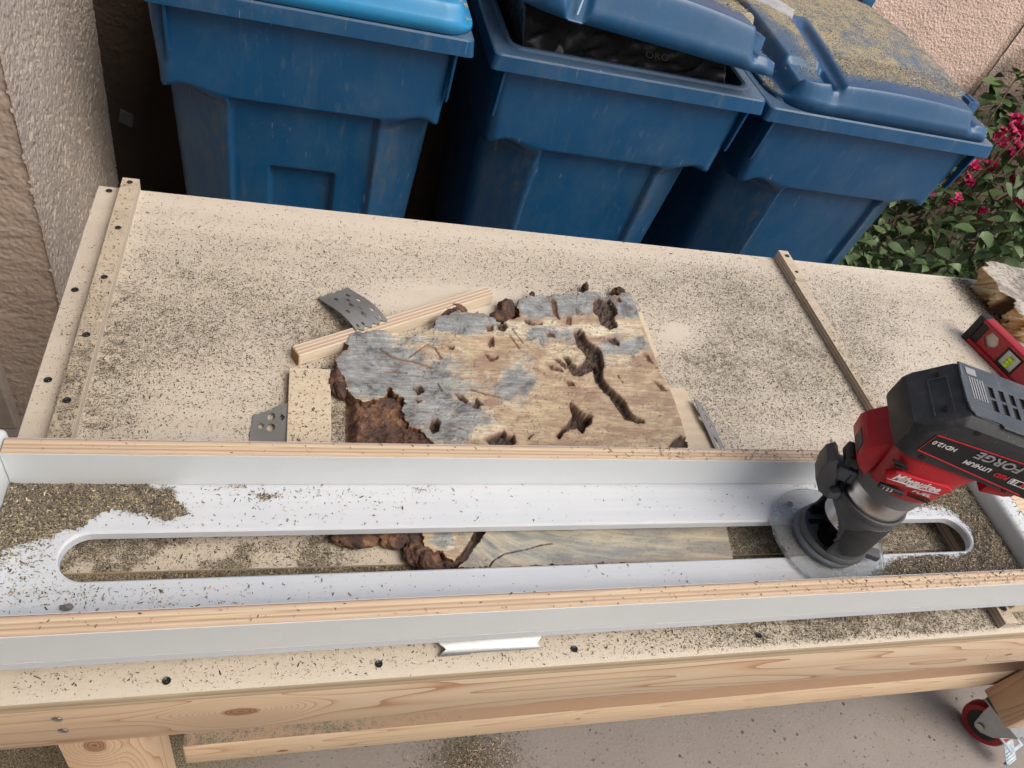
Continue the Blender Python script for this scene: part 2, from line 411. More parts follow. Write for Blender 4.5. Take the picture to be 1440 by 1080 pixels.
M['edge_stick'] = ply_edge('ply_edge_stick', 'y', -0.009, 0.009, [(0.0, (0.80, 0.70, 0.55)), (0.1, (0.55, 0.38, 0.27)), (0.25, (0.56, 0.40, 0.29)), (0.3, (0.85, 0.76, 0.62)), (0.42, (0.5, 0.35, 0.25)), (0.55, (0.58, 0.42, 0.31)), (0.6, (0.85, 0.76, 0.62)), (0.72, (0.5, 0.35, 0.25)), (0.85, (0.6, 0.45, 0.33)), (0.95, (0.85, 0.76, 0.62))], 'x')
M['white_lam'] = simple('white_laminate', (0.67, 0.695, 0.71), 0.42, var=0.04, scale=6, specks=0.35)
def hdpe():
    k = NT('white_cutting_board_plastic'); v = k.coord()
    streak = k.noise(k.coord(scale=(4, 160, 40)), 1, 4, 0.65)
    col = k.ramp(streak, [(0.30, (0.58, 0.605, 0.65)), (0.70, (0.64, 0.66, 0.70))])
    blot = k.noise(v, 14, 3)
    col = k.mix(k.rng(blot, 0.45, 0.65, 0, 0.25), col, (0.53, 0.57, 0.64))
    d = k.attr('dust').outputs['Fac']; dn = k.noise(v, 560, 2, 0.7); dn2 = k.noise(k.coord(scale=(1, 3, 1)), 60, 3, 0.6)
    d2 = k.math('MULTIPLY', d, k.rng(dn2, 0.35, 0.62, 0.2, 1.3))
    f = k.math('MULTIPLY', k.math('SUBTRACT', dn, k.math('SUBTRACT', 0.82, k.math('MULTIPLY', d2, 0.5))), 12, clamp=True)
    dc = k.ramp(k.noise(v, 900, 1), [(0.38, (0.08, 0.06, 0.04)), (0.52, (0.22, 0.17, 0.10)), (0.64, (0.50, 0.40, 0.24))])
    col = k.mix(f, col, dc)
    return k.out(col, 0.62, k.bump(streak, 0.06, 0.0004), Subsurface_Weight=0.12, Subsurface_Scale=0.01)
M['hdpe'] = hdpe()
def pile():
    k = NT('sawdust_pile'); v = k.coord()
    n = k.noise(v, 700, 2, 0.7)
    col = k.ramp(n, [(0.32, (0.06, 0.05, 0.035)), (0.45, (0.17, 0.14, 0.095)), (0.56, (0.33, 0.27, 0.175)), (0.68, (0.60, 0.50, 0.32))])
    return k.out(col, 0.95, k.bump(n, 1.0, 0.002))
M['pile'] = pile()
def flakes_mat():
    k = NT('sawdust_flakes'); return k.out(k.attr('col').outputs['Color'], 0.9)
M['flake'] = flakes_mat()
M['bin'] = bin_plastic('blue_cart_plastic', (0.006, 0.075, 0.190))
M['bin_light'] = bin_plastic('light_blue_lid_plastic', (0.030, 0.30, 0.62))
M['stucco_col'] = stucco('grey_beige_stucco', (0.46, 0.385, 0.33), 1.0, 0.7)
M['stucco_brown'] = stucco('tan_stucco', (0.52, 0.41, 0.34), 0.8, 0.5)
M['stucco_shade'] = stucco('shade_brown_stucco', (0.075, 0.052, 0.038), 0.8, 0.6)  # stucco darkened so the shade behind the bins sits in its colour
M['stucco_pink'] = stucco('pink_stucco', (0.70, 0.505, 0.42), 1.0, 0.8)
M['trim'] = simple('painted_trim', (0.42, 0.36, 0.30), 0.7)
M['screw'] = simple('black_screw', (0.045, 0.048, 0.052), 0.45, 0.6)
M['screw_bright'] = simple('bright_screw', (0.5, 0.48, 0.45), 0.3, 0.9)
M['red'] = simple('red_tool_plastic', (0.50, 0.012, 0.022), 0.42, var=0.05, scale=60, specks=0.6)
M['black'] = simple('black_tool_plastic', (0.028, 0.029, 0.033), 0.5, var=0.25, scale=30, specks=1.0)
M['blacktop'] = simple('scuffed_battery_top', (0.075, 0.085, 0.10), 0.55, var=0.25, scale=40, specks=1.3)
M['label_black'] = simple('label_black', (0.008, 0.008, 0.010), 0.4)
M['darkgrey'] = simple('dark_grey_casting', (0.088, 0.090, 0.094), 0.5, var=0.15, scale=50, specks=1.0)
M['midgrey'] = simple('grey_plastic', (0.16, 0.165, 0.17), 0.55)
M['bluegrey'] = simple('blue_grey_base', (0.12, 0.14, 0.165), 0.35)
M['grip'] = simple('grip_panel', (0.035, 0.034, 0.035), 0.75, specks=0.8)
def brushed():
    k = NT('brushed_aluminium'); n = k.noise(k.coord(scale=(1, 1, 60)), 14, 4, 0.7)
    sep = k.n('SeparateXYZ'); k.set(sep.inputs[0], k.coord())
    at = k.math('ARCTAN2', sep.outputs[1], sep.outputs[0]); b = k.math('SINE', k.math('MULTIPLY', at, 9))
    n = k.noise(k.coord(scale=(1, 1, 40)), 4, 2, 0.5)
    col = k.ramp(n, [(0.3, (0.56, 0.55, 0.54)), (0.7, (0.64, 0.63, 0.61))])
    return k.out(col, 0.30, None, Metallic=1.0, Anisotropic=0.6)
M['alu'] = brushed()
M['print_white'] = simple('white_print', (0.78, 0.78, 0.78), 0.5, var=0.03)
M['print_grey'] = simple('grey_print', (0.34, 0.34, 0.35), 0.5, var=0.03)
M['print_red'] = simple('red_print', (0.62, 0.03, 0.04), 0.5, var=0.03)
def clear():
    k = NT('clear_polycarbonate'); v = k.coord()
    haze = k.noise(v, 30, 4, 0.6)
    return k.out((0.80, 0.82, 0.84), k.rng(haze, 0.4, 0.7, 0.08, 0.4), k.bump(haze, 0.05, 0.0005), Transmission_Weight=0.86, IOR=1.2)
M['clear'] = clear()
M['plate'] = simple('galvanised_plate', (0.27, 0.265, 0.262), 0.48, 0.35, var=0.08, scale=30)
M['plate_bright'] = simple('bright_steel_plate', (0.30, 0.31, 0.32), 0.38, 0.9, var=0.08, scale=50)
M['hole'] = simple('hole_dark', (0.012, 0.011, 0.010), 0.9)
M['caster_red'] = simple('red_polyurethane', (0.36, 0.012, 0.022), 0.4)
M['caster_black'] = simple('black_hub', (0.015, 0.015, 0.016), 0.5)
M['zinc'] = simple('zinc_plate', (0.42, 0.45, 0.47), 0.35, 0.8)
M['zinc_light'] = simple('zinc_pedal', (0.68, 0.76, 0.80), 0.3, 0.7)
M['bag'] = simple('black_bag_film', (0.034, 0.031, 0.031), 0.24, var=0.3, scale=20)
M['level_red'] = simple('red_level_paint', (0.36, 0.008, 0.022), 0.35, var=0.06, specks=0.8)
M['rubber'] = simple('rubber_cap', (0.012, 0.012, 0.012), 0.6)
M['vial'] = simple('vial_fluid', (0.55, 0.85, 0.02), 0.15, Emission_Color=(0.55, 0.9, 0.02, 1), Emission_Strength=0.0)
M['vialframe'] = simple('vial_frame', (0.62, 0.66, 0.64), 0.3)
M['leaf'] = None
def leafm(name, a, b):
    k = NT(name); oi = k.n('ObjectInfo'); geo = k.n('NewGeometry')
    r = k.math('FRACT', k.math('ADD', oi.outputs['Random'], geo.outputs['Random Per Island']))
    col = k.mix(r, a, b)
    vn_ = k.noise(k.coord(), 220, 2); col = k.mix(k.rng(vn_, 0.4, 0.7, 0, 0.25), col, tuple(q * 1.6 for q in a))
    return k.out(col, 0.5, None, Subsurface_Weight=0.0, Transmission_Weight=0.0)
M['leaf'] = leafm('bougainvillea_leaf', (0.055, 0.10, 0.034), (0.13, 0.19, 0.07))
M['bract'] = leafm('magenta_bract', (0.40, 0.010, 0.075), (0.52, 0.018, 0.12))
M['stem'] = simple('plant_stem', (0.20, 0.15, 0.085), 0.8)

# ------------------------------------------------------------------ ground and walls
def concrete():
    k = NT('concrete'); v = k.coord()
    n = k.noise(v, 2.2, 5, 0.6); f = k.noise(v, 180, 3, 0.7); sp = k.noise(v, 90, 2, 0.8)
    col = k.ramp(n, [(0.3, (0.235, 0.205, 0.19)), (0.7, (0.33, 0.295, 0.275))])
    col = k.mix(k.rng(f, 0.35, 0.65, 0, 0.35), col, (0.40, 0.36, 0.33))
    pit = k.rng(k.voro(v, 34), 0.09, 0.16, 1, 0)
    pit = k.math('MULTIPLY', pit, k.rng(k.noise(v, 9, 2), 0.45, 0.6))
    col = k.mix(k.math('MULTIPLY', pit, 0.8), col, (0.07, 0.06, 0.05))
    d = k.attr('dust').outputs['Fac']; dn = k.noise(v, 260, 3, 0.75)
    ff = k.math('MULTIPLY', k.math('SUBTRACT', dn, k.math('SUBTRACT', 0.85, k.math('MULTIPLY', d, 0.55))), 8, clamp=True)
    col = k.mix(k.math('MULTIPLY', d, 0.5, clamp=True), col, (0.12, 0.10, 0.075))
    col = k.mix(ff, col, k.ramp(k.noise(v, 420, 2), [(0.35, (0.06, 0.05, 0.035)), (0.65, (0.38, 0.31, 0.2))]))
    return k.out(col, 0.9, k.bump(k.math('ADD', f, k.math('MULTIPLY', pit, -1.5)), 0.5, 0.002))
xs = np.concatenate([np.linspace(-60, -1.5, 12)[:-1], np.linspace(-1.5, 3.5, 101), np.linspace(3.5, 60, 12)[1:]])
ys = np.concatenate([np.linspace(-60, -1, 12)[:-1], np.linspace(-1, 3, 81), np.linspace(3, 60, 12)[1:]])
X, Y = np.meshgrid(xs, ys, indexing='ij'); V = np.stack([X.ravel(), Y.ravel(), np.full(X.size, GZ)], 1)
PXH, PYH = unp(665, 1072, GZ)[:2]
d = 0.9 * np.exp(-((V[:, 0] + 0.35) ** 2 / 0.10 + (V[:, 1] - 0.5) ** 2 / 0.10)) + 0.85 * np.exp(-((V[:, 0] - PXH) ** 2 / 0.006 + (V[:, 1] - PYH) ** 2 / 0.004)) \
    + 0.35 * np.exp(-((V[:, 0] - 0.0) ** 2 / 0.08 + (V[:, 1] - 0.55) ** 2 / 0.05)) + 0.10
g = npmesh('ground', V, gridf(len(xs), len(ys)), concrete(), attr={'dust': d}); tag(g, kind='structure')

def bumpy_wall(name, p0, du, nu, nv, su, sv, mat, amp, normal, seed, style, parent=None):
    """stucco sheet standing on a line; real relief pushed along the normal"""
    p0 = np.array(p0, float); du = np.array(du, float); normal = np.array(normal, float)
    U, W = np.meshgrid(np.linspace(0, su, nu), np.linspace(0, sv, nv), indexing='ij')
    x, y = U.ravel(), W.ravel()
    if style == 'rough':
        wx = x + 0.02 * fbm(x * 30, y * 30, seed + 5, 3); wy = y + 0.02 * fbm(x * 30, y * 30, seed + 9, 3)
        a = fbm(wx * 110 + 4, wy * 60, seed, 3)
        trowel = 1 - np.abs(2 * fbm((x * 0.8 + y * 0.6) * 34, (y * 0.8 - x * 0.6) * 120, seed + 3, 3) - 1)
        b = fbm(x * 260, y * 230, seed + 30, 2)
        pits = sm(0.63, 0.71, fbm(x * 150 + 30, y * 130 + 7, seed + 20, 2))
        h = 0.30 * a + 0.40 * trowel + 0.16 * b - 0.9 * pits
    else:
        a = fbm(x * 28, y * 62, seed, 4)
        r = 1 - np.abs(2 * fbm(x * 20 + 7, y * 48 + 3, seed + 3, 3) - 1)
        h = 0.45 * sm(0.42, 0.62, a) + 0.45 * r + 0.15 * fbm(x * 200, y * 200, seed + 8, 2)
    P = p0[None] + U.ravel()[:, None] * du[None] + W.ravel()[:, None] * np.array([0, 0, 1.0])[None] + normal[None] * (h * amp)[:, None]
    return npmesh(name, P, gridf(nu, nv), mat, parent)
# the pillar left of the bench: lit face turned to +x, brown face turned to the viewer
PX, PY0, PY1 = -0.43, 1.244, 1.85
pil = empty('stucco_pillar', (PX - 0.3, (PY0 + PY1) / 2, GZ))
tag(pil, 'rough beige stucco pillar beside the left end of the workbench', 'pillar')
def inpil(o):
    o.parent = pil; o.matrix_parent_inverse = Matrix.Translation(-Vector(pil.location)); return o
inpil(bumpy_wall('side_face', (PX, PY0 - 0.004, GZ), (0, 1, 0), 230, 700, PY1 - PY0, 1.9, M['stucco_col'], 0.0040, (1, 0, 0), 3, 'rough'))
inpil(bumpy_wall('front_face', (PX + 0.0035, PY0 + 0.002, GZ), (-1, 0, 0), 240, 560, 0.9, 1.9, M['stucco_brown'], 0.0026, (0, -1, 0), 8, 'skip'))
bm = bmesh.new(); box(bm, -2.6, PX - 0.004, PY0 + 0.006, PY1 - 0.01, GZ, 1.9); inpil(ob('core', bm, M['stucco_brown']))
# corner trim / door jamb at the far left
bm = bmesh.new(); box(bm, -0.60, -0.562, 1.205, 1.238, GZ, 1.3, 0.004)
box(bm, -0.72, -0.602, 1.18, 1.238, GZ, 1.3, 0.004)
t = ob('door_jamb', bm, M['trim']); tag(t, 'plain beige vertical door jamb at the foot of the brown stucco, far left', 'door jamb')

# back wall with a control joint
bw = empty('stucco_wall', (1.0, YW, GZ)); tag(bw, 'pink tan stucco garden wall behind the blue bins, with one vertical groove', 'wall')
def inbw(o):
    o.parent = bw; o.matrix_parent_inverse = Matrix.Translation(-Vector(bw.location)); return o
JX = 2.335 * YW / 2.2 * 1.04
JX = 2.43
inbw(bumpy_wall('wall_panel', (-2.5, YW, GZ), (1, 0, 0), 420, 190, 2.5 + JX - 0.018, 1.85, M['stucco_pink'], 0.003, (0, -1, 0), 21, 'skip'))
inbw(bumpy_wall('wall_panel', (JX + 0.018, YW + 0.004, GZ), (1, 0, 0), 300, 190, 2.6, 1.85, M['stucco_pink'], 0.003, (0, -1, 0), 27, 'skip'))
bm = bmesh.new(); box(bm, -2.5, JX + 2.6, YW + 0.0065, YW + 0.18, GZ, 1.0)

inbw(ob('wall_core', bm, stucco('joint_stucco', (0.50, 0.35, 0.27), 1.0, 0.8)))

inbw(bumpy_wall('wall_panel', (-1.1, 2.128, GZ), (1, 0, 0), 260, 190, 2.1, 1.85, M['stucco_shade'], 0.003, (0, -1, 0), 33, 'skip'))  # panel run on behind the bins; its dark colour stands in for gap shade
bm = bmesh.new(); box(bm, -1.1, 1.0, 2.134, YW, GZ, 1.0); inbw(ob('wall_core', bm, M['stucco_shade']))

# unseen walls and eave, added out of view to shade the left side
bm = bmesh.new(); box(bm, -6, -2.6, 1.0, 1.25, GZ, 2.2); 
box(bm, -6.2, 0.15, -1.9, 3.2, 2.2, 2.4); box(bm, -6, 0.5, -2.1, -1.95, GZ, 2.2)
hs = ob('light_blocker', bm, M['stucco_brown']); tag(hs, 'unseen tan stucco walls and eave, added to shade the left side', 'light_blocker')

# scrap in the dark gap behind the pillar
bm = bmesh.new(); box(bm, -0.03, 0.03, -0.004, 0.004, 0, 0.05, 0.002, M=Matrix.Rotation(0.3, 4, 'Y'))
s = ob('cardboard_scrap', bm, simple('grey_card', (0.15, 0.145, 0.14), 0.8)); s.location = (-0.437, 2.05, -0.56)
s.scale = (0.55, 0.7, 0.8); tag(s, 'small grey scrap wedged in the dark gap behind the stucco pillar', 'scrap')

# ------------------------------------------------------------------ dust layout (how thickly sawdust lies, by place)
BL = [(230, 470, 130, 80, .38), (130, 560, 45, 90, .50), (330, 430, 120, 60, .22), (430, 560, 60, 60, .05), (300, 300, 200, 30, -.04), (215, 300, 25, 25, .12),
      (700, 360, 260, 22, .16), (1040, 490, 110, 70, .52), (985, 590, 70, 40, .25), (880, 395, 120, 25, .22), (1150, 560, 60, 70, .15), (1040, 400, 60, 30, .18),
      (1205, 490, 40, 70, .28), (1290, 430, 60, 60, .10), (480, 590, 30, 70, .7), (470, 480, 40, 40, .28), (560, 470, 60, 30, .2),
      (620, 425, 70, 14, -.5), (955, 468, 22, 12, -.6), (415, 500, 18, 12, -.35), (440, 445, 30, 25, .12)]
STRIPE = [(1108, 372), (1150, 440), (1190, 510), (1232, 590)]
def dens(x, y, z=0.0):
    P = np.stack([x, y, np.full_like(x, z)], 1); px, py = proj(P)
    d = np.full_like(px, 0.13)
    for cx, cy, sx, sy, a in BL: d += a * np.exp(-((px - cx) ** 2 / (2 * sx * sx) + (py - cy) ** 2 / (2 * sy * sy)))
    d += 0.5 * np.exp(-(segdist(px, py, STRIPE, False) / 7) ** 2) * sm(380, 450, py)
    n = fbm(x * 22, y * 30, 40, 4); n2 = fbm(x * 9 + 3, y * 12, 44, 3)
    d *= 0.6 + 0.8 * n; d += 0.14 * (n2 - 0.5); d *= 1 - 0.72 * (x < -0.221)
    d *= 0.35 + 0.65 * sm(0.0, 0.10, 0.974 - y)
    # under the sled
    s = (y > 0.30) & (y < 0.47)
    dl = np.clip(0.95 * sm(0.12, 0.03, x) * (1 - 0.75 * sm(0.54, 0.66, n + 0.12 * sm(-0.12, 0.1, x))) + 0.97 * sm(0.50, 0.53, x) * sm(0.92, 0.89, x) + 0.12, 0, 1)
    d = np.where(s, dl, d)
    # apron in front of the sled
    f = y <= 0.30
    df = (0.16 + 0.75 * sm(0.25, 0.60, x) * sm(1.0, 0.9, x)) * (0.5 + n) * sm(0.2655, 0.273, y)
    d = np.where(f, df, d)
    return np.clip(d, 0.02, 1)

PAL_DARK = np.array([(0.040, 0.032, 0.026), (0.080, 0.065, 0.050), (0.14, 0.118, 0.092), (0.205, 0.18, 0.145), (0.34, 0.28, 0.20), (0.56, 0.46, 0.31)])
PW_TABLE = np.array([.12, .17, .23, .22, .17, .09])
PW_PILE = np.array([.12, .15, .20, .20, .18, .15])
PW_YEL = np.array([.12, .18, .24, .23, .14, .09])
def flakes(name, P, pw=PW_TABLE, lmean=0.0017, label=None, parent=None, normals=None):
    n = len(P)
    L = np.clip(rng.lognormal(math.log(lmean), 0.42, n), 0.0006, 0.0065)
    W = np.clip(L * rng.uniform(0.22, 0.55, n), 0.0003, 0.0013)
    a = rng.uniform(0, 2 * np.pi, n); t = rng.normal(0, 0.30, n); r = rng.normal(0, 0.45, n)
    ux = np.stack([np.cos(a) * np.cos(t), np.sin(a) * np.cos(t), np.sin(t)], 1)
    vx = np.stack([-np.sin(a) * np.cos(r), np.cos(a) * np.cos(r), np.sin(r)], 1)
    h = np.abs(ux[:, 2]) * L / 2 + np.abs(vx[:, 2]) * W / 2 + 0.00025
    c = P.copy(); c[:, 2] += h
    A = ux * (L / 2)[:, None]; B = vx * (W / 2)[:, None]
    k = rng.uniform(0.3, 1.0, (n, 1))
    V = np.stack([c - A - B * k, c + A - B, c + A * 0.9 + B * k, c - A * 0.8 + B], 1).reshape(-1, 3)
    F = np.arange(4 * n).reshape(-1, 4)
    ci = rng.choice(len(PAL_DARK), n, p=pw / pw.sum()); colr = PAL_DARK[ci] * rng.uniform(0.75, 1.3, (n, 1))
    o = npmesh(name, V, F, M['flake'], parent, smooth=False, attr={'col': np.repeat(colr, 4, 0)})
    tag(o, label, kind='stuff'); return o
def sample(x0, x1, y0, y1, n, fn, z=0.0, avoid=None):
    x = rng.uniform(x0, x1, n); y = rng.uniform(y0, y1, n)
    k = rng.uniform(0, 1, n) < fn(x, y)
    x, y = x[k], y[k]
    if avoid is not None:
        k = ~avoid(x, y); x, y = x[k], y[k]
    return np.stack([x, y, np.full_like(x, z)], 1)

# ------------------------------------------------------------------ workbench
TX0, TX1, TY0, TY1, SEAM = -0.2535, 2.20, 0.2635, 0.9741, 0.375
bench = empty('workbench', (TX0, TY0, GZ)); tag(bench, 'long wooden workbench with a dusty birch plywood top and fir rails', 'workbench')
def inb(o):
    o.parent = bench; o.matrix_parent_inverse = Matrix.Translation(-Vector(bench.location)); return o
def board(name, x0, x1, y0, y1, z0, z1, mat_top, mat_side, step=0.004, dfn=None):
    nx = max(2, int((x1 - x0) / step)); ny = max(2, int((y1 - y0) / step))
    X, Y = np.meshgrid(np.linspace(x0, x1, nx), np.linspace(y0, y1, ny), indexing='ij')
    V = np.stack([X.ravel(), Y.ravel(), np.full(X.size, z1)], 1); F = gridf(nx, ny)
    dd = (dfn or dens)(V[:, 0], V[:, 1])
    n0 = len(V)
    cs = np.array([[x0, y0, z0], [x1, y0, z0], [x1, y1, z0], [x0, y1, z0]])
    c = [0, (nx - 1) * ny, nx * ny - 1, ny - 1]
    SF = [[c[0], n0, n0 + 1, c[1]], [c[1], n0 + 1, n0 + 2, c[2]], [c[2], n0 + 2, n0 + 3, c[3]], [c[3], n0 + 3, n0, c[0]], [n0, n0 + 3, n0 + 2, n0 + 1]]
    SF = [[f[0], f[3], f[2], f[1]] if False else f for f in SF]
    V = np.vstack([V, cs]); F2 = np.vstack([F, SF]); fm = np.r_[np.zeros(len(F)), np.ones(5)]
    return npmesh(name, V, F2, [mat_top, mat_side], smooth=False, attr={'dust': np.r_[dd, np.zeros(4)]}, fmat=fm)
inb(board('top_board', TX0 + 0.002, TX1, SEAM + 0.0045, TY1, -0.018, 0, M['ply_face'], M['edge_top']))
inb(board('top_board', TX0 + 0.002, TX1, TY0, SEAM - 0.0045, -0.018, 0, M['ply_face'], M['edge_top']))
bm = bmesh.new(); box(bm, TX0 + .01, TX1 - .01, SEAM - 0.03, SEAM + 0.03, -0.018, -0.0045) if False else box(bm, TX0 + .01, TX1 - .01, SEAM - 0.0044, SEAM + 0.0044, -0.018, -0.0035); inb(ob('seam_backer', bm, M['pile']))
def zz(v): return lambda x, y: np.full_like(x, v)
# battens
def dbat(x, y): return np.clip(0.18 + 0.8 * sm(0.84, 0.60, y) * (0.3 + fbm(x * 60, y * 25, 3)), 0, 1)
bt = inb(board('left_batten', -0.2197, -0.1985, 0.30, 0.9745, 0.0, 0.018, M['ply_face_y'], M['edge_z'], 0.003, dbat))
bt = inb(board('right_batten', 0.847, 0.866, 0.27, 0.895, 0.0, 0.014, M['ply_face_y'], M['edge_z'], 0.003, lambda x, y: 0.35 + 0.5 * sm(0.85, 0.7, y) * fbm(x * 60, y * 25, 5)))
bt = inb(board('right_batten', 0.847, 0.8665, 0.8965, 0.9745, 0.0, 0.018, M['ply_face_y'], M['edge_z'], 0.003, zz(0.15)))
# screws
def screw(parent, x, y, z, r=0.0042, mat='screw', axis='z', into=True):
    bm = bmesh.new(); lathe(bm, [(r * 0.55, -0.001), (r, 0.0004), (r * 0.92, 0.0008), (r * 0.5, 0.0002), (0.0001, -0.0012)], n=16)
    for a in (0.3, 0.3 + math.pi / 2):
        box(bm, -r * 0.5, r * 0.5, -r * 0.1, r * 0.1, 0.0002, 0.0006, M=Matrix.Rotation(a, 4, 'Z'))
    o = ob('screw', bm, M[mat], None, True)
    o.location = (x, y, z)
    if axis == 'y': o.rotation_euler = (math.pi / 2, 0, 0)
    o.rotation_euler[2] = random.uniform(0, 3)if axis == 'z' else 0
    return inb(o)
for x, y in ((-0.237, 0.964), (-0.241, 0.758), (-0.240, 0.612)): screw(None, x, y, 0.0006)
for x, y in ((-0.209, 0.964), (-0.208, 0.862), (-0.208, 0.765), (-0.210, 0.666), (-0.211, 0.569)): screw(None, x, y, 0.0186, 0.0038 if y > 0.7 else 0.0042)
for x, y in ((-0.082, 0.2745), (0.099, 0.277), (0.295, 0.279), (0.512, 0.281)): screw(None, x, y, 0.0006, 0.0036)
screw(None, 0.858, 0.959, 0.0186, 0.004); screw(None, 0.857, 0.915, 0.0186, 0.003); screw(None, 0.856, 0.290, 0.0146, 0.005)
for z in (-0.037, -0.066): screw(None, -0.168, 0.2628, z, 0.0042, 'screw_bright', 'y')
# front rail and shelf
def lumber(name, x0, x1, y0, y1, z0, z1, mat, bev=0.003):
    bm = bmesh.new(); box(bm, x0, x1, y0, y1, z0, z1, bev, 2); return inb(ob(name, bm, mat, None, True, 50))
lumber('front_rail', -0.35, 2.25, 0.2640, 0.302, -0.1075, -0.0185, M['fir'])
lumber('back_rail', -0.25, 2.2, 0.934, 0.972, -0.107, -0.0185, M['fir'])
lumber('end_rail', -0.25, -0.212, 0.304, 0.932, -0.107, -0.0185, M['fir'])
lumber('shelf_rail', -0.12, 2.2, 0.412, 0.45, -0.700, -0.6155, M['fir2'])
def dshelf(x, y): return np.clip(0.95 * sm(0.55, -0.05, x) * (0.5 + fbm(x * 10, y * 10, 9)) + 0.05, 0, 1)
inb(board('shelf_board', -0.118, 2.2, 0.4125, 0.90, -0.6152, -0.6120, M['shelf'], M['shelf'], 0.01, dshelf))
# legs
prof = [(-0.213, 0), (-0.195, -0.10), (-0.207, -0.19), (-0.20, -0.3), (-0.20, -0.62), (-0.124, -0.62), (-0.124, 0)]
bm = bmesh.new(); prism(bm, [(x, z - 0.095) for x, z in [(-0.215, 0), (-0.212, -0.09), (-0.203, -0.13), (-0.206, -0.2), (-0.205, -0.62), (-0.126, -0.62), (-0.126, 0)]], 0.3025, 0.388, 'y', 0.002, 2)
inb(ob('leg', bm, M['fir_leg'], None, True, 40))
lumber('leg', 1.566, 1.655, 0.3235, 0.408, -0.717, -0.108, M['fir_leg'])
lumber('leg', 1.566, 1.655, 0.846, 0.932, -0.717, -0.108, M['fir_leg'])
lumber('leg', -0.205, -0.126, 0.846, 0.932, -0.717, -0.108, M['fir_leg'])
# caster
def caster(cx, cy, rz):
    e = empty('caster', (cx, cy, GZ), rz)
    W = 0.030; R = 0.051
    bm = bmesh.new(); prof = [(R * 0.62, -W / 2), (R * 0.93, -W / 2), (R, -W * 0.3), (R, W * 0.3), (R * 0.93, W / 2), (R * 0.62, W / 2)]
    lathe(bm, prof, n=48); bmesh.ops.transform(bm, matrix=Matrix.Translation((0, 0, R)) @ Matrix.Rotation(math.pi / 2, 4, 'X'), verts=bm.verts)
    w = ob('wheel', bm, M['caster_red'], e, True)
    bm = bmesh.new(); lathe(bm, [(0.008, -W / 2 - 0.004), (0.016, -W / 2 - 0.003), (0.020, -W / 2 - 0.0005), (R * 0.70, -W / 2 - 0.001), (R * 0.72, 0), (R * 0.70, W / 2 + 0.001), (0.02, W / 2 + 0.0005), (0.008, W / 2 + 0.004)], n=40)
    bmesh.ops.transform(bm, matrix=Matrix.Translation((0, 0, R)) @ Matrix.Rotation(math.pi / 2, 4, 'X'), verts=bm.verts)
    ob('hub', bm, M['caster_black'], e, True)
    bm = bmesh.new()
    for s in (-1, 1):
        prism(bm, [(-0.013, 0.043), (-0.006, 0.036), (0.010, 0.038), (0.030, 0.058), (0.052, 0.112), (0.052, 0.1235), (-0.030, 0.1235), (-0.024, 0.09)], s * 0.022 - 0.0015, s * 0.022 + 0.0015, 'y', 0.0008)
    box(bm, -0.034, 0.056, -0.0235, 0.0235, 0.1236, 0.1266, 0.001)
    box(bm, -0.045, 0.050, -0.042, 0.042, 0.1268, 0.1305, 0.001)
    ob('fork', bm, M['zinc'], e, True)
    bm = bmesh.new(); lathe(bm, [(0.0075, -0.030), (0.0085, -0.0285), (0.0085, -0.0245), (0.004, -0.024), (0.004, 0.024), (0.0085, 0.0245), (0.0085, 0.028)], n=12)
    bmesh.ops.transform(bm, matrix=Matrix.Translation((0, 0, R)) @ Matrix.Rotation(math.pi / 2, 4, 'X'), verts=bm.verts)
    ob('axle_bolt', bm, M['screw_bright'], e, True)
    bm = bmesh.new()   # brake frame with a window and a lever
    for bx in ((0.034, 0.072, -0.024, -0.017), (0.034, 0.072, 0.017, 0.024), (0.034, 0.042, -0.017, 0.017), (0.065, 0.072, -0.017, 0.017)):
        box(bm, bx[0], bx[1], bx[2], bx[3], 0.072, 0.0745, 0.0006)
    ob('brake_frame', bm, M['zinc_light'], e, True)
    bm = bmesh.new()
    Mr = Matrix.Translation((0.050, 0, 0.066)) @ Matrix.Rotation(0.7, 4, 'Y')
    box(bm, 0.0, 0.052, -0.019, 0.019, 0, 0.002, 0.0008, M=Mr)
    for q in range(4): box(bm, 0.022 + q * 0.008, 0.0255 + q * 0.008, -0.016, 0.016, 0.002, 0.0042, 0.0006, M=Mr)
    box(bm, 0.048, 0.052, -0.019, 0.019, -0.008, 0.002, 0.0008, M=Mr)
    ob('brake_pedal', bm, M['zinc_light'], e, True)
    return inb(e)
caster(1.612, 0.360, math.radians(-72))
caster(1.61, 0.89, math.radians(20))
caster(-0.165, 0.89, math.radians(50))
caster(-0.165, 0.345, math.radians(30))

# ------------------------------------------------------------------ router sled
SY0, SY1, ZB, ZT = 0.2821, 0.4508, 0.0385, 0.0871   # front face of front rail, inner face of rear rail
SX0, SX1 = -0.2285, 0.893
yaw = 0.0047
sled = empty('router_sled', (0, 0, 0), yaw); tag(sled, 'long router sled: slotted white plastic base between two plywood edged rails', 'sled')
def stad(x0, x1, cy, rad, n=24):
    p = [(x1 - rad + rad * math.cos(t), cy + rad * math.sin(t)) for t in np.linspace(-math.pi / 2, math.pi / 2, n)]
    q = [(x0 + rad + rad * math.cos(t), cy + rad * math.sin(t)) for t in np.linspace(math.pi / 2, 3 * math.pi / 2, n)]
    return p + q
def pile_left(px, py):
    poly = [(-40, 640), (30, 672), (205, 679), (248, 692), (266, 722), (235, 732), (212, 722), (160, 719), (130, 728), (118, 738), (92, 745), (60, 760), (-40, 790)]
    n = 16 * (fbm(px / 22, py / 14, 61, 4) - 0.5)
    return sdist(px, py, poly) + n
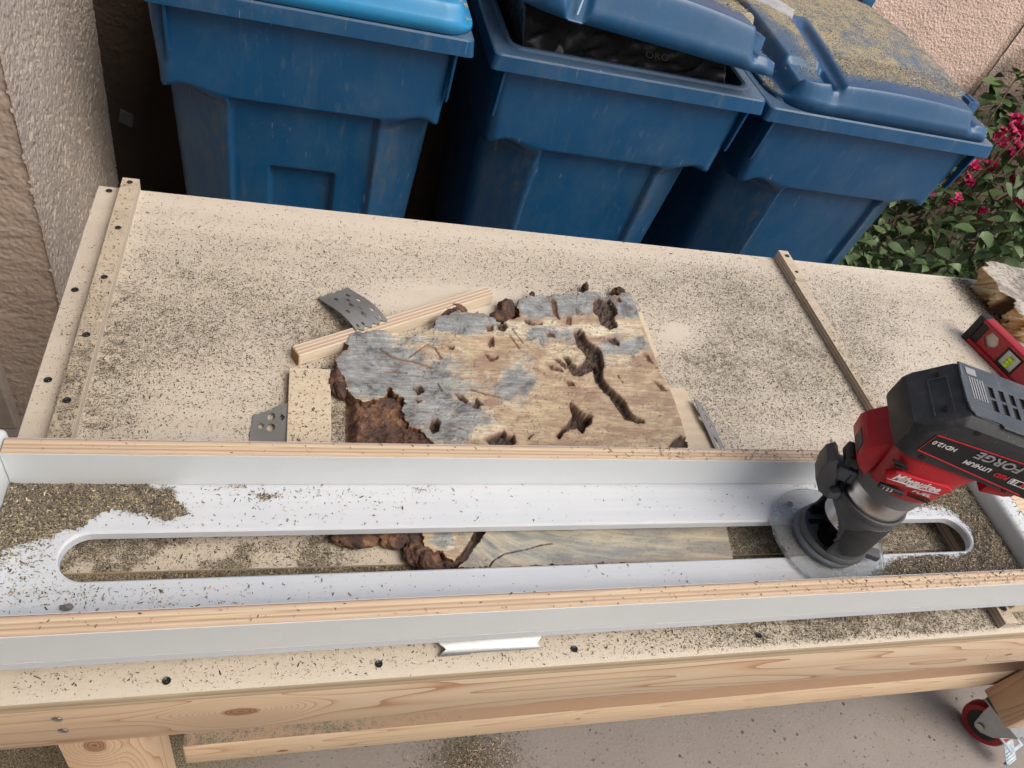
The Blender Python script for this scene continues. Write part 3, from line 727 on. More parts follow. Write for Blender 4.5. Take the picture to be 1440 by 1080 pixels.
def pile_right(px, py):
    poly = [(1180, 690), (1290, 692), (1345, 672), (1372, 690), (1460, 820), (1225, 830), (1232, 808), (1262, 790), (1330, 782), (1362, 786), (1374, 772), (1368, 750), (1352, 728), (1330, 716), (1285, 712)]
    n = 12 * (fbm(px / 16, py / 11, 67, 4) - 0.5)
    return sdist(px, py, poly) + n
def dsled(x, y):
    P = np.stack([x, y, np.full_like(x, ZB)], 1); px, py = proj(P)
    d = 0.10 + 0.55 * np.exp(-((px - 20) ** 2 / 90 ** 2 + (py - 790) ** 2 / 45 ** 2)) + 0.35 * np.exp(-((px - 150) ** 2 / 160 ** 2 + (py - 840) ** 2 / 16 ** 2))
    d += 0.5 * np.exp(-((px - 225) ** 2 / 22 ** 2 + (py - 842) ** 2 / 14 ** 2)) + 0.25 * np.exp(-((px - 480) ** 2 / 150 ** 2 + (py - 695) ** 2 / 16 ** 2))
    d += 0.65 * np.exp(-((px - 375) ** 2 / 22 ** 2 + (py - 699) ** 2 / 6 ** 2)) + 0.7 * np.exp(-((px - 328) ** 2 / 25 ** 2 + (py - 683) ** 2 / 3 ** 2)) + 0.5 * np.exp(-((px - 600) ** 2 / 20 ** 2 + (py - 690) ** 2 / 5 ** 2))
    d += 0.6 * np.exp(-((px - 1130) ** 2 / 30 ** 2 + (py - 684) ** 2 / 5 ** 2)) + 0.25 * sm(1200, 1300, px)
    d = d * (0.4 + 1.2 * fbm(x * 40, y * 60, 71, 3))
    d *= 1 - 0.75 * np.exp(-((px - 850) ** 2 / 260 ** 2))
    return np.clip(d, 0.0, 1)
# base plate with slot: grid of quads around the stadium, top vertices carry the dust attribute
def base_plate():
    slot = stad(-0.176, 0.846, 0.3755, 0.0235, 30)
    out = []
    x0, x1, y0, y1 = SX0 + 0.001, SX1 - 0.001, SY0, SY1 + 0.018
    pts = np.array(slot); N = len(pts)
    # resample the long sides
    dens_pts = []
    for i in range(N):
        a = pts[i]; b = pts[(i + 1) % N]; n = max(1, int(np.hypot(*(b - a)) / 0.01))
        for k in range(n): dens_pts.append(a + (b - a) * k / n)
    pts = np.array(dens_pts); N = len(pts)
    outer = np.stack([np.where(pts[:, 0] < -0.1525, x0, np.where(pts[:, 0] > 0.8225, x1, pts[:, 0])), np.where(pts[:, 1] > 0.3755, y1, y0)], 1)
    for i in range(N):
        p = pts[i]
        if p[0] <= -0.1525 or p[0] >= 0.8225:
            cx = -0.1525 if p[0] <= -0.1525 else 0.8225
            d = p - np.array([cx, 0.3755]); d = d / (np.hypot(*d) + 1e-9)
            tx = (abs((x0 if d[0] < 0 else x1) - cx) / max(abs(d[0]), 1e-6)); ty = ((y1 - 0.3755) if d[1] > 0 else (0.3755 - y0)) / max(abs(d[1]), 1e-6)
            outer[i] = np.array([cx, 0.3755]) + d * min(tx, ty)
    rings = [(0.0, ZB - 0.011, 0), (0.0, ZB - 0.002, 0), (0.0006, ZB - 0.0006, 0), (0.002, ZB, 0)]
    V = []; nr = 12
    # inner wall lower to upper then out over the top, then outer wall down, then bottom
    L = []
    L.append(np.c_[pts, np.full(N, ZB - 0.011)]); L.append(np.c_[pts, np.full(N, ZB - 0.002)])
    for t in np.linspace(0, 1, nr) ** 0.8:
        q = pts + (outer - pts) * (0.03 + 0.97 * t)
        L.append(np.c_[q, np.full(N, ZB)])
    L.append(np.c_[outer, np.full(N, ZB - 0.011)]); L.append(L[0])
    V = np.vstack(L); F = []
    for r in range(len(L) - 1):
        for i in range(N):
            j = (i + 1) % N; F.append([r * N + i, r * N + j, (r + 1) * N + j, (r + 1) * N + i])
    d = dsled(V[:, 0], V[:, 1]) * (V[:, 2] > ZB - 0.0005)
    o = npmesh('base_plate', V, F, M['hdpe'], sled, smooth=False, attr={'dust': d}); return o
base_plate()
def rail(name, y0, y1, z0, z1):
    """plywood core with white laminate skins; own origin at the front lower corner so the edge bands read across the thickness"""
    bm = bmesh.new(); box(bm, SX0 + 0.0005, SX1 + 0.02, 0.0008, 0.0172, 0, z1 - z0, 0.0008)
    o = ob(name, bm, M['edge_rear'], sled); o.location = (0, y0, z0)
    for yy in ((0.0, 0.0009), (0.0171, 0.018)):
        bm = bmesh.new(); box(bm, SX0 + 0.0005, SX1 + 0.02, yy[0], yy[1], 0.0002, z1 - z0 - 0.0012)
        ob('laminate', bm, M['white_lam'], o)
    return o
rail('front_rail', SY0, SY0 + 0.018, ZB + 0.0012, ZT); rail('rear_rail', SY1, SY1 + 0.018, ZB + 0.0012, ZT)
# end blocks, rounded white plastic
bm = bmesh.new(); box(bm, -0.2685, -0.2287, SY0 + 0.008, SY1 + 0.030, ZB - 0.011, 0.0865, 0.006, 4); ob('end_block', bm, M['white_lam'], sled, True, 60)
bm = bmesh.new(); box(bm, 0.8935, 0.922, SY0 + 0.0181, SY1 + 0.030, ZB - 0.011, 0.068, 0.007, 4); ob('end_block', bm, M['white_lam'], sled, True, 60)
# feet blocks the sled stands on (left and right board ends)
bm = bmesh.new(); box(bm, -0.262, -0.2325, 0.30, 0.48, 0.0003, ZB - 0.0113, 0.001); ob('runner', bm, M['shim'], sled)
bm = bmesh.new(); box(bm, 0.8725, 0.93, 0.285, 0.50, 0.0003, ZB - 0.0113, 0.001); ob('runner', bm, M['shim'], sled)
bm = bmesh.new(); box(bm, 0.9225, 1.02, 0.30, 0.475, 0.046, 0.064, 0.001); ob('end_shelf', bm, M['fir2'], sled)

# sawdust heaps on the sled
def heap(name, x0, x1, fn, label, hmax, step=0.0016, parent=None):
    nx = int((x1 - x0) / step); ny = int((SY1 - SY0 - 0.018) / step)
    X, Y = np.meshgrid(np.linspace(x0, x1, nx), np.linspace(SY0 + 0.0183, SY1 - 0.0003, ny), indexing='ij')
    x = X.ravel(); y = Y.ravel(); P = np.stack([x, y, np.full_like(x, ZB)], 1); px, py = proj(P); d = fn(px, py)
    ok = slotclear(x, y)
    h = (hmax * sm(0, 34, d) * (0.5 + fbm(x * 60, y * 60, 73, 3)) + 0.0008 * sm(0, 5, d) + 0.0007 * fbm(x * 500, y * 500, 75, 2)) * ok
    h = np.where(d < 0, -0.003, h); h = np.where(ok < 0.02, -0.003, h)
    V = np.stack([x, y, ZB + h], 1)
    F = gridf(nx, ny); keep = (h[F] > 0).any(1); F = F[keep]
    rot = np.array([[math.cos(yaw), -math.sin(yaw)], [math.sin(yaw), math.cos(yaw)]]); V[:, :2] = V[:, :2] @ rot.T
    o = npmesh(name, V, F, M['pile'], smooth=False); tag(o, label, kind='stuff')
    return d, h, V
def slotclear(x, y):
    cx = np.clip(x, -0.1525, 0.8225); r = np.hypot(x - cx, y - 0.3755); return sm(0.0245, 0.034, r)
heap('sawdust_heap', SX0 + 0.001, 0.06, pile_left, 'heap of grey brown sawdust at the left end of the sled', 0.006)
heap('sawdust_heap', 0.62, SX1 - 0.001, pile_right, 'heap of grey brown sawdust around the right end of the slot', 0.006)

# ------------------------------------------------------------------ burl slab
ZS = 0.020
OUT = [(492, 469), (524, 464), (541, 464), (554, 468), (575, 473), (588, 470), (596, 463), (609, 461), (613, 453), (615, 444), (630, 441), (643, 437), (660, 439),
       (681, 440), (694, 446), (703, 453), (718, 450), (732, 445), (727, 432), (728, 419), (746, 415), (765, 416), (783, 413), (811, 412), (837, 405), (848, 411), (850, 420),
       (860, 415), (885, 410), (893, 425), (899, 443), (915, 485), (931, 527), (945, 552), (955, 580), (964, 610), (970, 628), (1022, 742), (1032, 787), (820, 793), (641, 799),
       (658, 783), (676, 757), (688, 742), (676, 735), (669, 745), (665, 755), (650, 775), (640, 789), (627, 785), (623, 774), (613, 777), (598, 768), (590, 745), (600, 690), (620, 650),
       (609, 621), (588, 604), (575, 600), (571, 592), (564, 577), (571, 567), (566, 560), (556, 555), (549, 545), (545, 549), (541, 559), (520, 564), (505, 563), (498, 558), (487, 547),
       (484, 537), (481, 526), (474, 515), (472, 505), (478, 497), (481, 494), (490, 491), (486, 481)]
VOIDS = [([(808, 468), (814, 465), (819, 468), (822, 476), (830, 484), (843, 493), (848, 505), (846, 520), (846, 530), (852, 540), (864, 552), (876, 563), (884, 577), (890, 586), (905, 593), (892, 592), (880, 588), (868, 572), (858, 556), (846, 545), (838, 536), (836, 524), (834, 508), (824, 497), (812, 484)], 0.012),
         ([(840, 508), (828, 501), (819, 512), (811, 518), (806, 513), (797, 503), (793, 502), (800, 514), (806, 526), (816, 527), (830, 521), (842, 515)], 0.008),
         ([(778, 504), (784, 504), (800, 516), (795, 519)], 0.004), ([(770, 512), (788, 517), (792, 523), (776, 520)], 0.004),
         ([(803, 567), (806, 570), (812, 577), (822, 582), (832, 586), (830, 594), (822, 600), (819, 607), (812, 600), (800, 602), (792, 607), (787, 615), (784, 612), (792, 602), (801, 594), (807, 585), (804, 575)], 0.016),
         ([(836, 425), (842, 421), (848, 424), (856, 422), (864, 432), (866, 440), (861, 446), (866, 458), (857, 461), (846, 455), (844, 445), (836, 438)], 0.009),
         ([(775, 419), (782, 424), (784, 436), (787, 448), (779, 444), (776, 432)], 0.003), ([(797, 443), (803, 446), (803, 456), (797, 455)], 0.002),
         ([(853, 475), (864, 474), (871, 482), (870, 486), (858, 482)], 0.005), ([(736, 448), (748, 453), (762, 455), (748, 457), (740, 454)], 0.005),
         ([(863, 417), (871, 418), (875, 423), (870, 424)], 0.004), ([(794, 533), (806, 538), (808, 543), (800, 542)], 0.004),
         ([(608, 592), (614, 590), (618, 594), (616, 605), (610, 608), (606, 602)], 0.012), ([(582, 545), (590, 544), (595, 549), (588, 553)], 0.008), ([(584, 561), (594, 563), (588, 566)], 0.005),
         ([(670, 559), (674, 566), (678, 568), (672, 574), (664, 571), (668, 565)], 0.006), ([(641, 554), (650, 556), (658, 564), (655, 567), (645, 561)], 0.006),
         ([(684, 616), (700, 611), (708, 607), (714, 614), (722, 612), (724, 622), (716, 626), (690, 625)], 0.010), ([(629, 486), (638, 487), (637, 492), (632, 490)], 0.004),
         ([(690, 474), (694, 474), (694, 486), (689, 488), (687, 482)], 0.004), ([(682, 497), (690, 502), (700, 500), (701, 504), (690, 508)], 0.003),
         ([(946, 620), (956, 612), (966, 616), (970, 630), (940, 630)], 0.006), ([(906, 497), (912, 500), (920, 512), (912, 508)], 0.003), ([(917, 534), (930, 541), (938, 550), (930, 548)], 0.003),
         ([(768, 468), (776, 468), (779, 473), (772, 473)], 0.003), ([(742, 614), (750, 610), (744, 618)], 0.004), ([(700, 455), (708, 452), (714, 460), (708, 466), (700, 462)], 0.006),
         ([(683, 458), (692, 458), (694, 464), (686, 466)], 0.003)]
CRACKS = [([(534, 490), (548, 500), (562, 505), (580, 508), (600, 514), (607, 517)], 2.0, (0.22, 0.10, 0.07)), ([(538, 522), (555, 523), (572, 524)], 1.4, (0.20, 0.09, 0.06)), ([(575, 502), (588, 492), (600, 484), (612, 490), (620, 503)], 1.6, (0.30, 0.16, 0.12)),
          ([(661, 547), (680, 553), (701, 558)], 1.6, (0.14, 0.09, 0.06)), ([(615, 538), (622, 550)], 1.0, (0.2, 0.15, 0.12)), ([(586, 795), (604, 780)], 1.2, (0.05, 0.04, 0.03)),
          ([(688, 796), (695, 787), (710, 778), (740, 772), (760, 766), (775, 764)], 1.3, (0.03, 0.028, 0.025)), ([(716, 470), (730, 490)], 1.2, (0.35, 0.2, 0.12)), ([(720, 462), (735, 482)], 1.0, (0.35, 0.2, 0.12)),
          ([(600, 640), (610, 650)], 1.0, (0.2, 0.15, 0.12)), ([(750, 517), (765, 525)], 1.2, (0.3, 0.19, 0.13)), ([(822, 545), (845, 543)], 0.9, (0.35, 0.22, 0.13)), ([(822, 551), (850, 551)], 0.9, (0.35, 0.22, 0.13)), ([(868, 527), (876, 538)], 1.0, (0.35, 0.22, 0.15))]
GREY = [(530, 520, 50, 40, .95), (590, 540, 50, 26, .8), (650, 585, 34, 26, .75), (560, 500, 30, 20, .7), (505, 500, 40, 42, 1.1), (545, 530, 30, 30, .55), (610, 525, 60, 26, .6), (600, 575, 48, 30, .8), (640, 540, 50, 22, .6), (655, 452, 48, 14, 1.1), (590, 480, 40, 14, .55), (720, 540, 26, 26, .75), (735, 505, 22, 18, .5),
        (775, 428, 52, 14, 1.3), (830, 425, 50, 14, 1.2), (880, 425, 20, 20, 1.1), (775, 472, 32, 12, .8), (870, 487, 40, 14, .8), (850, 505, 16, 16, .5), (640, 610, 30, 22, .7), (600, 610, 20, 20, .6),
        (760, 765, 80, 26, .95), (860, 770, 100, 20, .6), (622, 755, 14, 14, .9), (655, 655, 60, 30, .5), (780, 680, 120, 40, .5)]
CREAM = [(555, 470, 22, 6, .9), (565, 490, 14, 12, .9), (540, 552, 34, 10, .7), (515, 545, 25, 8, .9), (596, 470, 12, 12, .5), (740, 462, 60, 12, .8), (850, 463, 55, 7, .9), (800, 497, 40, 18, .55), (640, 500, 30, 30, .45),
         (680, 600, 26, 20, .7), (720, 760, 30, 10, .6), (920, 765, 60, 12, .45), (630, 760, 8, 10, .9), (560, 545, 30, 8, .6), (880, 510, 24, 14, .5)]
def slab_color(px, py, x, y):
    w1 = 26 * (fbm(px / 30, py / 22, 80, 4) - 0.5); w2 = 22 * (fbm(px / 30 + 9, py / 22, 84, 4) - 0.5)
    qx = px + w1; qy = py + w2
    g = np.zeros_like(px); c = np.zeros_like(px)
    for cx, cy, sx, sy, a in GREY: g = np.maximum(g, a * np.exp(-((qx - cx) ** 2 / (2 * sx * sx) + (qy - cy) ** 2 / (2 * sy * sy))))
    for cx, cy, sx, sy, a in CREAM: c = np.maximum(c, a * np.exp(-((qx - cx) ** 2 / (2 * sx * sx) + (qy - cy) ** 2 / (2 * sy * sy))))
    g = sm(0.30, 0.62, g + 0.60 * (fbm(px / 12 + py / 30, py / 6, 88, 5, 0.65) - 0.5)); c = sm(0.32, 0.70, c + 0.60 * (fbm(px / 9, py / 5, 91, 5, 0.65) - 0.5))
    tan = np.array([0.58, 0.45, 0.30]); tan2 = np.array([0.46, 0.33, 0.22]); cream = np.array([0.76, 0.67, 0.50]); gb = np.array([0.27, 0.30, 0.32]); gd = np.array([0.085, 0.105, 0.13]); gl = np.array([0.38, 0.41, 0.42])
    n1 = fbm(px / 40 + py / 60, py / 16, 95, 5)[:, None]
    col = tan * (1 - sm(0.42, 0.66, n1)) + tan2 * sm(0.42, 0.66, n1)
    col = col * (1 - c[:, None]) + cream * c[:, None]
    # figure lines sweep round the burl's eye, roughly along contours of a warped distance field
    rr = np.hypot((px - 590) / 1.5, (py - 470) * 1.1) + 26 * fbm(px / 26, py / 20, 97, 4); fig = fbm(rr / 2.3, np.arctan2(py - 470, px - 590) * 9, 99, 3); fin = fbm(rr / 1.5, np.arctan2(py - 470, px - 590) * 22, 101, 2)
    mixf = sm(0.24, 0.80, 0.42 * fig + 0.58 * fbm(px / 18, py / 12, 103, 4))[:, None]
    gcol = gl * (1 - sm(0, 0.45, mixf)) + gb * sm(0, 0.45, mixf); gcol = gcol * (1 - sm(0.5, 1.0, mixf)) + gd * sm(0.5, 1.0, mixf)
    col = col * (1 - 0.90 * g[:, None]) + gcol * 0.90 * g[:, None]
    # pale fringe where grey meets tan, long soft streaks
    fr = (g * (1 - g) * 4)[:, None] * sm(0.42, 0.62, fbm(px / 9, py / 7, 104, 3))[:, None]; col = col * (1 - 0.45 * fr) + cream * 0.45 * fr
    st = fbm(px / 26 + py / 8, py / 2.6 - px / 22, 106, 4)[:, None]; col = col * (0.70 + 0.60 * st)
    fl = sm(0.62, 0.70, fbm(px / 16 + py / 5, py / 1.9 - px / 18, 108, 3))[:, None]; col = col * (1 - 0.35 * fl) + np.array([0.22, 0.13, 0.09]) * 0.35 * fl
    ln = sm(0.52, 0.60, fbm(px / 24 + py / 9, py / 1.1 - px / 20, 117, 2))[:, None]; col = col * (1 - 0.16 * ln); col = col * (0.86 + 0.28 * fin[:, None])
    pinp = sm(0.66, 0.72, fbm(px / 2.4, py / 2.0, 109, 2))[:, None] * sm(0.4, 0.6, fbm(px / 30, py / 30, 110, 3))[:, None]; col = col * (1 - 0.6 * pinp) + np.array([0.10, 0.06, 0.045]) * 0.6 * pinp
    pink = sm(0.55, 0.68, fbm(px / 14, py / 9, 111, 4))[:, None] * (1 - g[:, None]); col = col * (1 - 0.40 * pink) + np.array([0.33, 0.20, 0.155]) * 0.40 * pink
    # the half seen through the slot: long cream and slate bands curving away
    w = sm(700, 735, py)[:, None] * sm(640, 660, px)[:, None]; cu = (py - 742) * 1.0 + 5200.0 / np.maximum(px - 610, 30) - (px - 700) * 0.03
    bb = fbm(cu / 9.0, px / 90 + py / 30, 113, 5)[:, None]; b2 = np.array([0.26, 0.275, 0.27]) * (1 - sm(0.32, 0.70, bb)) + np.array([0.56, 0.50, 0.38]) * sm(0.32, 0.70, bb); b2 = b2 * (0.75 + 0.5 * fbm(cu / 1.2, px / 30, 114, 2)[:, None])
    col = col * (1 - 0.7 * w) + b2 * 0.7 * w
    return col
def burl_slab():
    step = 0.00085
    x0, x1, y0, y1 = 0.05, 0.535, 0.352, 0.835
    nx = int((x1 - x0) / step); ny = int((y1 - y0) / step)
    X, Y = np.meshgrid(np.linspace(x0, x1, nx), np.linspace(y0, y1, ny), indexing='ij'); x = X.ravel(); y = Y.ravel()
    px, py = proj(np.stack([x, y, np.full_like(x, ZS)], 1))
    wob = (7.0 * (fbm(px / 7, py / 6, 120, 4) - 0.5) + 2.0 * (fbm(px / 2.6, py / 2.4, 121, 2) - 0.5)) * sm(930, 860, px)
    d = sdist(px, py, OUT) + wob
    col = slab_color(px, py, x, y)
    z = np.full_like(x, ZS) + 0.0005 * (fbm(x * 500, y * 500, 122, 3) - 0.5)
    for poly, dep in VOIDS:
        cx, cy = np.mean(poly, 0); rr = max(np.ptp(np.array(poly), 0)) / 2 + 8
        k = (np.abs(px - cx) < rr) & (np.abs(py - cy) < rr)
        if not k.any(): continue
        s = sdist(px[k], py[k], poly) + (2.2 if dep > 0.0075 else 0.8) + 2.4 * (fbm(px[k] / 6.5, py[k] / 5.5, 124, 4) - 0.5) + 2.0 * (fbm(px[k] / 2.4, py[k] / 2.2, 125, 2) - 0.5)
        t = sm(0.0, 1.5, s); edge = sm(-3.5, 0.5, s)
        z[k] -= dep * t * (0.7 + 0.6 * fbm(px[k] / 3, py[k] / 3, 126, 2))
        dk = np.array([0.11, 0.072, 0.055]) if dep > 0.004 else np.array([0.22, 0.12, 0.085])
        dk = dk[None] * (0.15 + 0.95 * fbm(px[k] / 4, py[k] / 3, 128, 3)[:, None])
        rim = np.array([0.27, 0.155, 0.11])
        c = col[k]; c = c * (1 - 0.5 * edge[:, None]) + rim * 0.5 * edge[:, None]; c = c * (1 - t[:, None]) + dk * t[:, None]; col[k] = c
    for pl, w, cc in CRACKS:
        s = segdist(px, py, pl, False) + 1.5 * (fbm(px / 3, py / 3, 130, 2) - 0.5)
        t = sm(w, w * 0.3, s); z -= 0.003 * t; col = col * (1 - t[:, None]) + np.array(cc) * t[:, None]
    # bark-tinted rim along the natural edge and worm tracks
    rimn = sm(6, 0, d) * sm(930, 860, px) * (py < 640) * sm(0.52, 0.62, fbm(px / 12, py / 12, 140, 3)); col = col * (1 - rimn[:, None] * 0.6) + np.array([0.30, 0.17, 0.11]) * rimn[:, None] * 0.6
    ins = d > 0
    z = np.where(d < 2, z - 0.0004 * sm(2, 0, d), z)
    # vertices outside drop down as a ragged flank
    z = np.where(ins, z, ZS - 0.001)
    V = np.stack([x, y, z], 1); F = gridf(nx, ny); keep = ins[F].all(1)
    F = F[keep]
    o = None
    # boundary edges -> side wall down to the table
    E = np.concatenate([F[:, [0, 1]], F[:, [1, 2]], F[:, [2, 3]], F[:, [3, 0]]]); Es = np.sort(E, 1); key = Es[:, 0].astype(np.int64) * (nx * ny) + Es[:, 1]
    u, inv, cnt = np.unique(key, return_inverse=True, return_counts=True); be = E[cnt[inv] == 1]
    used = np.unique(F); remap = -np.ones(nx * ny, np.int64); remap[used] = np.arange(len(used)); V2 = V[used]; C2 = col[used]; F2 = remap[F]; be = remap[be]
    bv = np.unique(be); m2 = {}; base = len(V2); layers = [V2]; cl = [C2]; idx = {int(v): i for i, v in enumerate(bv)}; nb = len(bv); NL = 5
    P = V2[bv]; cxm, cym = P[:, 0].mean(), P[:, 1].mean()
    for l in range(0, NL + 1):
        f = l / NL; q = P.copy(); q[:, 2] = P[:, 2] * (1 - f) + 0.0008 * f
        nn = fbm(P[:, 0] * 90 + l * 3, P[:, 1] * 90, 150 + l, 2) - 0.45
        nat = sm(0.49, 0.44, P[:, 0] - 0.0 * P[:, 1])
        off = (-0.007 * nn * nat - 0.0 ) * (l > 0)
        dirv = np.stack([P[:, 0] - cxm, P[:, 1] - cym], 1); dirv /= np.linalg.norm(dirv, axis=1)[:, None]
        q[:, :2] -= dirv * off[:, None]
        cc = np.array([0.25, 0.13, 0.065])[None] * (0.5 + 1.0 * fbm(P[:, 0] * 120, P[:, 1] * 120 + l * 2, 155, 3)[:, None]); cc = np.where(nat[:, None] > 0.5, cc, np.array([0.34, 0.25, 0.17]))
        cc = cc * (1 - 0.0)
        layers.append(q); cl.append(np.clip(cc, 0, 1))
    VV = np.vstack(layers); CC = np.vstack(cl); bi = np.array([[idx[int(a)], idx[int(b)]] for a, b in be]); SF = []
    for l in range(NL):
        a = bi + base + l * nb; b = bi + base + (l + 1) * nb
        SF.append(np.stack([a[:, 1], a[:, 0], b[:, 0], b[:, 1]], 1))
    F3 = np.vstack([F2] + SF)
    k = NT('spalted_burl_wood'); v = k.coord(); cc = k.attr('col').outputs['Color']
    f = k.noise(k.coord(scale=(1, 4, 1)), 500, 3, 0.7)
    c2 = k.mix(k.rng(f, 0.3, 0.7, 0, 0.35), cc, (0.12, 0.08, 0.05), 'MIX')
    mat = k.out(k.mix(0.25, cc, c2), 0.68, k.bump(f, 0.5, 0.0009))
    return npmesh('burl_slab', VV, F3, mat, smooth=True, attr={'col': CC})
sl = burl_slab(); tag(sl, 'spalted burl wood slab with blue grey patches and dark voids, lying on the bench', 'wood slab')
# bark chunks belonging to the slab's live edge
def lump(name, ctr, rad, parent, seed, base, amp=0.35, n=28, colr=None):
    bm = bmesh.new(); bmesh.ops.create_icosphere(bm, subdivisions=4, radius=1.0)
    V = np.array([v.co for v in bm.verts]); rg = 1 - np.abs(2 * fbm(V[:, 0] * 3.2 + V[:, 2] * 2.1 + seed, V[:, 1] * 3.2 - V[:, 2] * 2.7, seed + 7, 4, 0.65) - 1)
    r = 0.72 + 0.42 * rg + amp * (2 * fbm(V[:, 0] * 1.6 + V[:, 2] * 1.1 + seed, V[:, 1] * 1.6 - V[:, 2] * 0.9, seed, 4) - 1) + 0.12 * (fbm(V[:, 0] * 6 + V[:, 2] * 3, V[:, 1] * 6 + V[:, 2] * 4, seed + 3, 3) - 0.5)
    P = V * r[:, None] * np.array(rad)[None]
    P += np.array(ctr)[None]; P[:, 2] = np.maximum(P[:, 2], base)
    F = np.array([[q.index for q in f.verts] for f in bm.faces]); bm.free()
    return npmesh(name, P, F, colr, parent, smooth=True)
def barkmat():
    k = NT('red_brown_bark'); v = k.coord(scale=(1, 1.5, 1), rot=(0, 0, 0.5)); n = k.noise(v, 22, 6, 0.62, 1.8); fine_ = k.noise(v, 300, 3, 0.7)
    col = k.ramp(n, [(0.30, (0.030, 0.018, 0.016)), (0.44, (0.085, 0.048, 0.040)), (0.55, (0.17, 0.085, 0.058)), (0.66, (0.31, 0.165, 0.09)), (0.78, (0.40, 0.27, 0.18))])
    col = k.mix(k.rng(fine_, 0.4, 0.7, 0, 0.4), col, (0.10, 0.07, 0.055))
    return k.out(col, 0.88, k.bump(fine_, 0.9, 0.003, k.bump(n, 0.6, 0.005)))
M['bark'] = barkmat()
def barkpatch():
    """the low bark lobe left of the slab, a rippled sheet"""
    poly = [(488, 545), (500, 552), (520, 556), (545, 548), (560, 545), (575, 560), (580, 590), (600, 604), (625, 621), (640, 640), (560, 700), (500, 690), (489, 650), (487, 600)]
    step = 0.0012; nx = 170; ny = 260
    X, Y = np.meshgrid(np.linspace(0.06, 0.20, nx), np.linspace(0.40, 0.63, ny), indexing='ij'); x = X.ravel(); y = Y.ravel()
    px, py = proj(np.stack([x, y, np.full_like(x, 0.010)], 1)); d = sdist(px, py, poly) + 5 * (fbm(px / 8, py / 8, 160, 3) - 0.5)
    r = fbm(x * 24 + 0.8 * fbm(x * 30, y * 30, 161, 3), y * 34 - x * 14, 162, 4, 0.42)
    rj = 1 - np.abs(2 * fbm(x * 60 + y * 30, y * 90 - x * 20, 165, 4, 0.6) - 1); r = 0.55 * r + 0.55 * rj ** 1.5
    z = 0.001 + 0.0165 * sm(0, 16, d) * (0.25 + 0.85 * r) * sm(-0.005, 0.02, x - 0.066)
    z = np.minimum(z, ZS - 0.003)
    V = np.stack([x, y, z], 1); F = gridf(nx, ny); F = F[(d > -1)[F].all(1)]
    return npmesh('bark', V, F, M['bark'], sl, smooth=True)
barkpatch()
def U(px, py, z): return tuple(unp(px, py, z))
for (px, py, rx, ry, rz_, s) in [(712, 437, .012, .016, .012, 2), (700, 447, .010, .008, .010, 5), (641, 438, .014, .008, .010, 7), (628, 441, .010, .007, .009, 9), (476, 535, .012, .020, .010, 11), (480, 548, .009, .012, .009, 12), (823, 404, .005, .005, .008, 14),
                                (868, 411, .010, .005, .008, 15), (603, 790, .011, .012, .012, 21), (588, 777, .013, .012, .010, 23), (560, 758, .018, .010, .008, 25), (500, 757, .022, .012, .007, 27), (530, 745, .022, .014, .008, 29), (575, 745, .018, .018, .010, 31), (629, 795, .012, .006, .007, 33), (606, 800, .010, .006, .009, 35), (748, 415, .004, .004, .006, 36)]:
    lump('bark', U(px, py, 0.009), (rx, ry, rz_), sl, s, 0.0006, 0.45, colr=M['bark'])

# shims, stick
def slabby(name, poly_px, z0, z1, mat, label, cat, zpx=None, group=None):
    pts = [unp(a, b, zpx if zpx is not None else z1)[:2] for a, b in poly_px]; c = np.mean(pts, 0)
    bm = bmesh.new(); prism(bm, [tuple(p - c) for p in pts], z0, z1, 'z', 0.0006)
    o = ob(name, bm, mat); o.location = (c[0], c[1], 0); tag(o, label, cat, group); return o
slabby('wood_shim', [(407, 517), (465, 519), (466, 690), (400, 690)], 0.0004, 0.0125, M['shim'], 'pale dusty pine shim board left of the burl slab', 'shim', group='shim boards beside the burl slab')
slabby('wood_shim', [(930, 545), (962, 545), (1012, 628), (1030, 690), (975, 690)], 0.0004, 0.012, M['shim'], 'pale wedge of pine shim board at the right edge of the burl slab', 'shim', group='shim boards beside the burl slab')
slabby('wood_shim', [(893, 436), (903, 440), (926, 500), (915, 505)], 0.0004, 0.010, M['shim'], 'narrow pale shim sliver by the upper right edge of the burl slab', 'shim', group='shim boards beside the burl slab')
a = unp(416, 493, 0.019); b = unp(690, 408, 0.019); dv = b - a; L = np.hypot(dv[0], dv[1])
bm = bmesh.new(); box(bm, 0, L, -0.009, 0.009, 0, 0.018, 0.0007)
st = ob('plywood_stick', bm, M['edge_stick']); st.location = (a[0], a[1], 0.0008); st.rotation_euler[2] = math.atan2(dv[1], dv[0])
tag(st, 'striped plywood stick lying askew behind the burl slab', 'stick')
bm = bmesh.new(); box(bm, -0.0012, -0.0001, -0.0088, 0.0088, 0.0002, 0.0178); ob('end_grain', bm, simple('end_grain_dark', (0.30, 0.19, 0.10), 0.9, var=.4, scale=300), st)

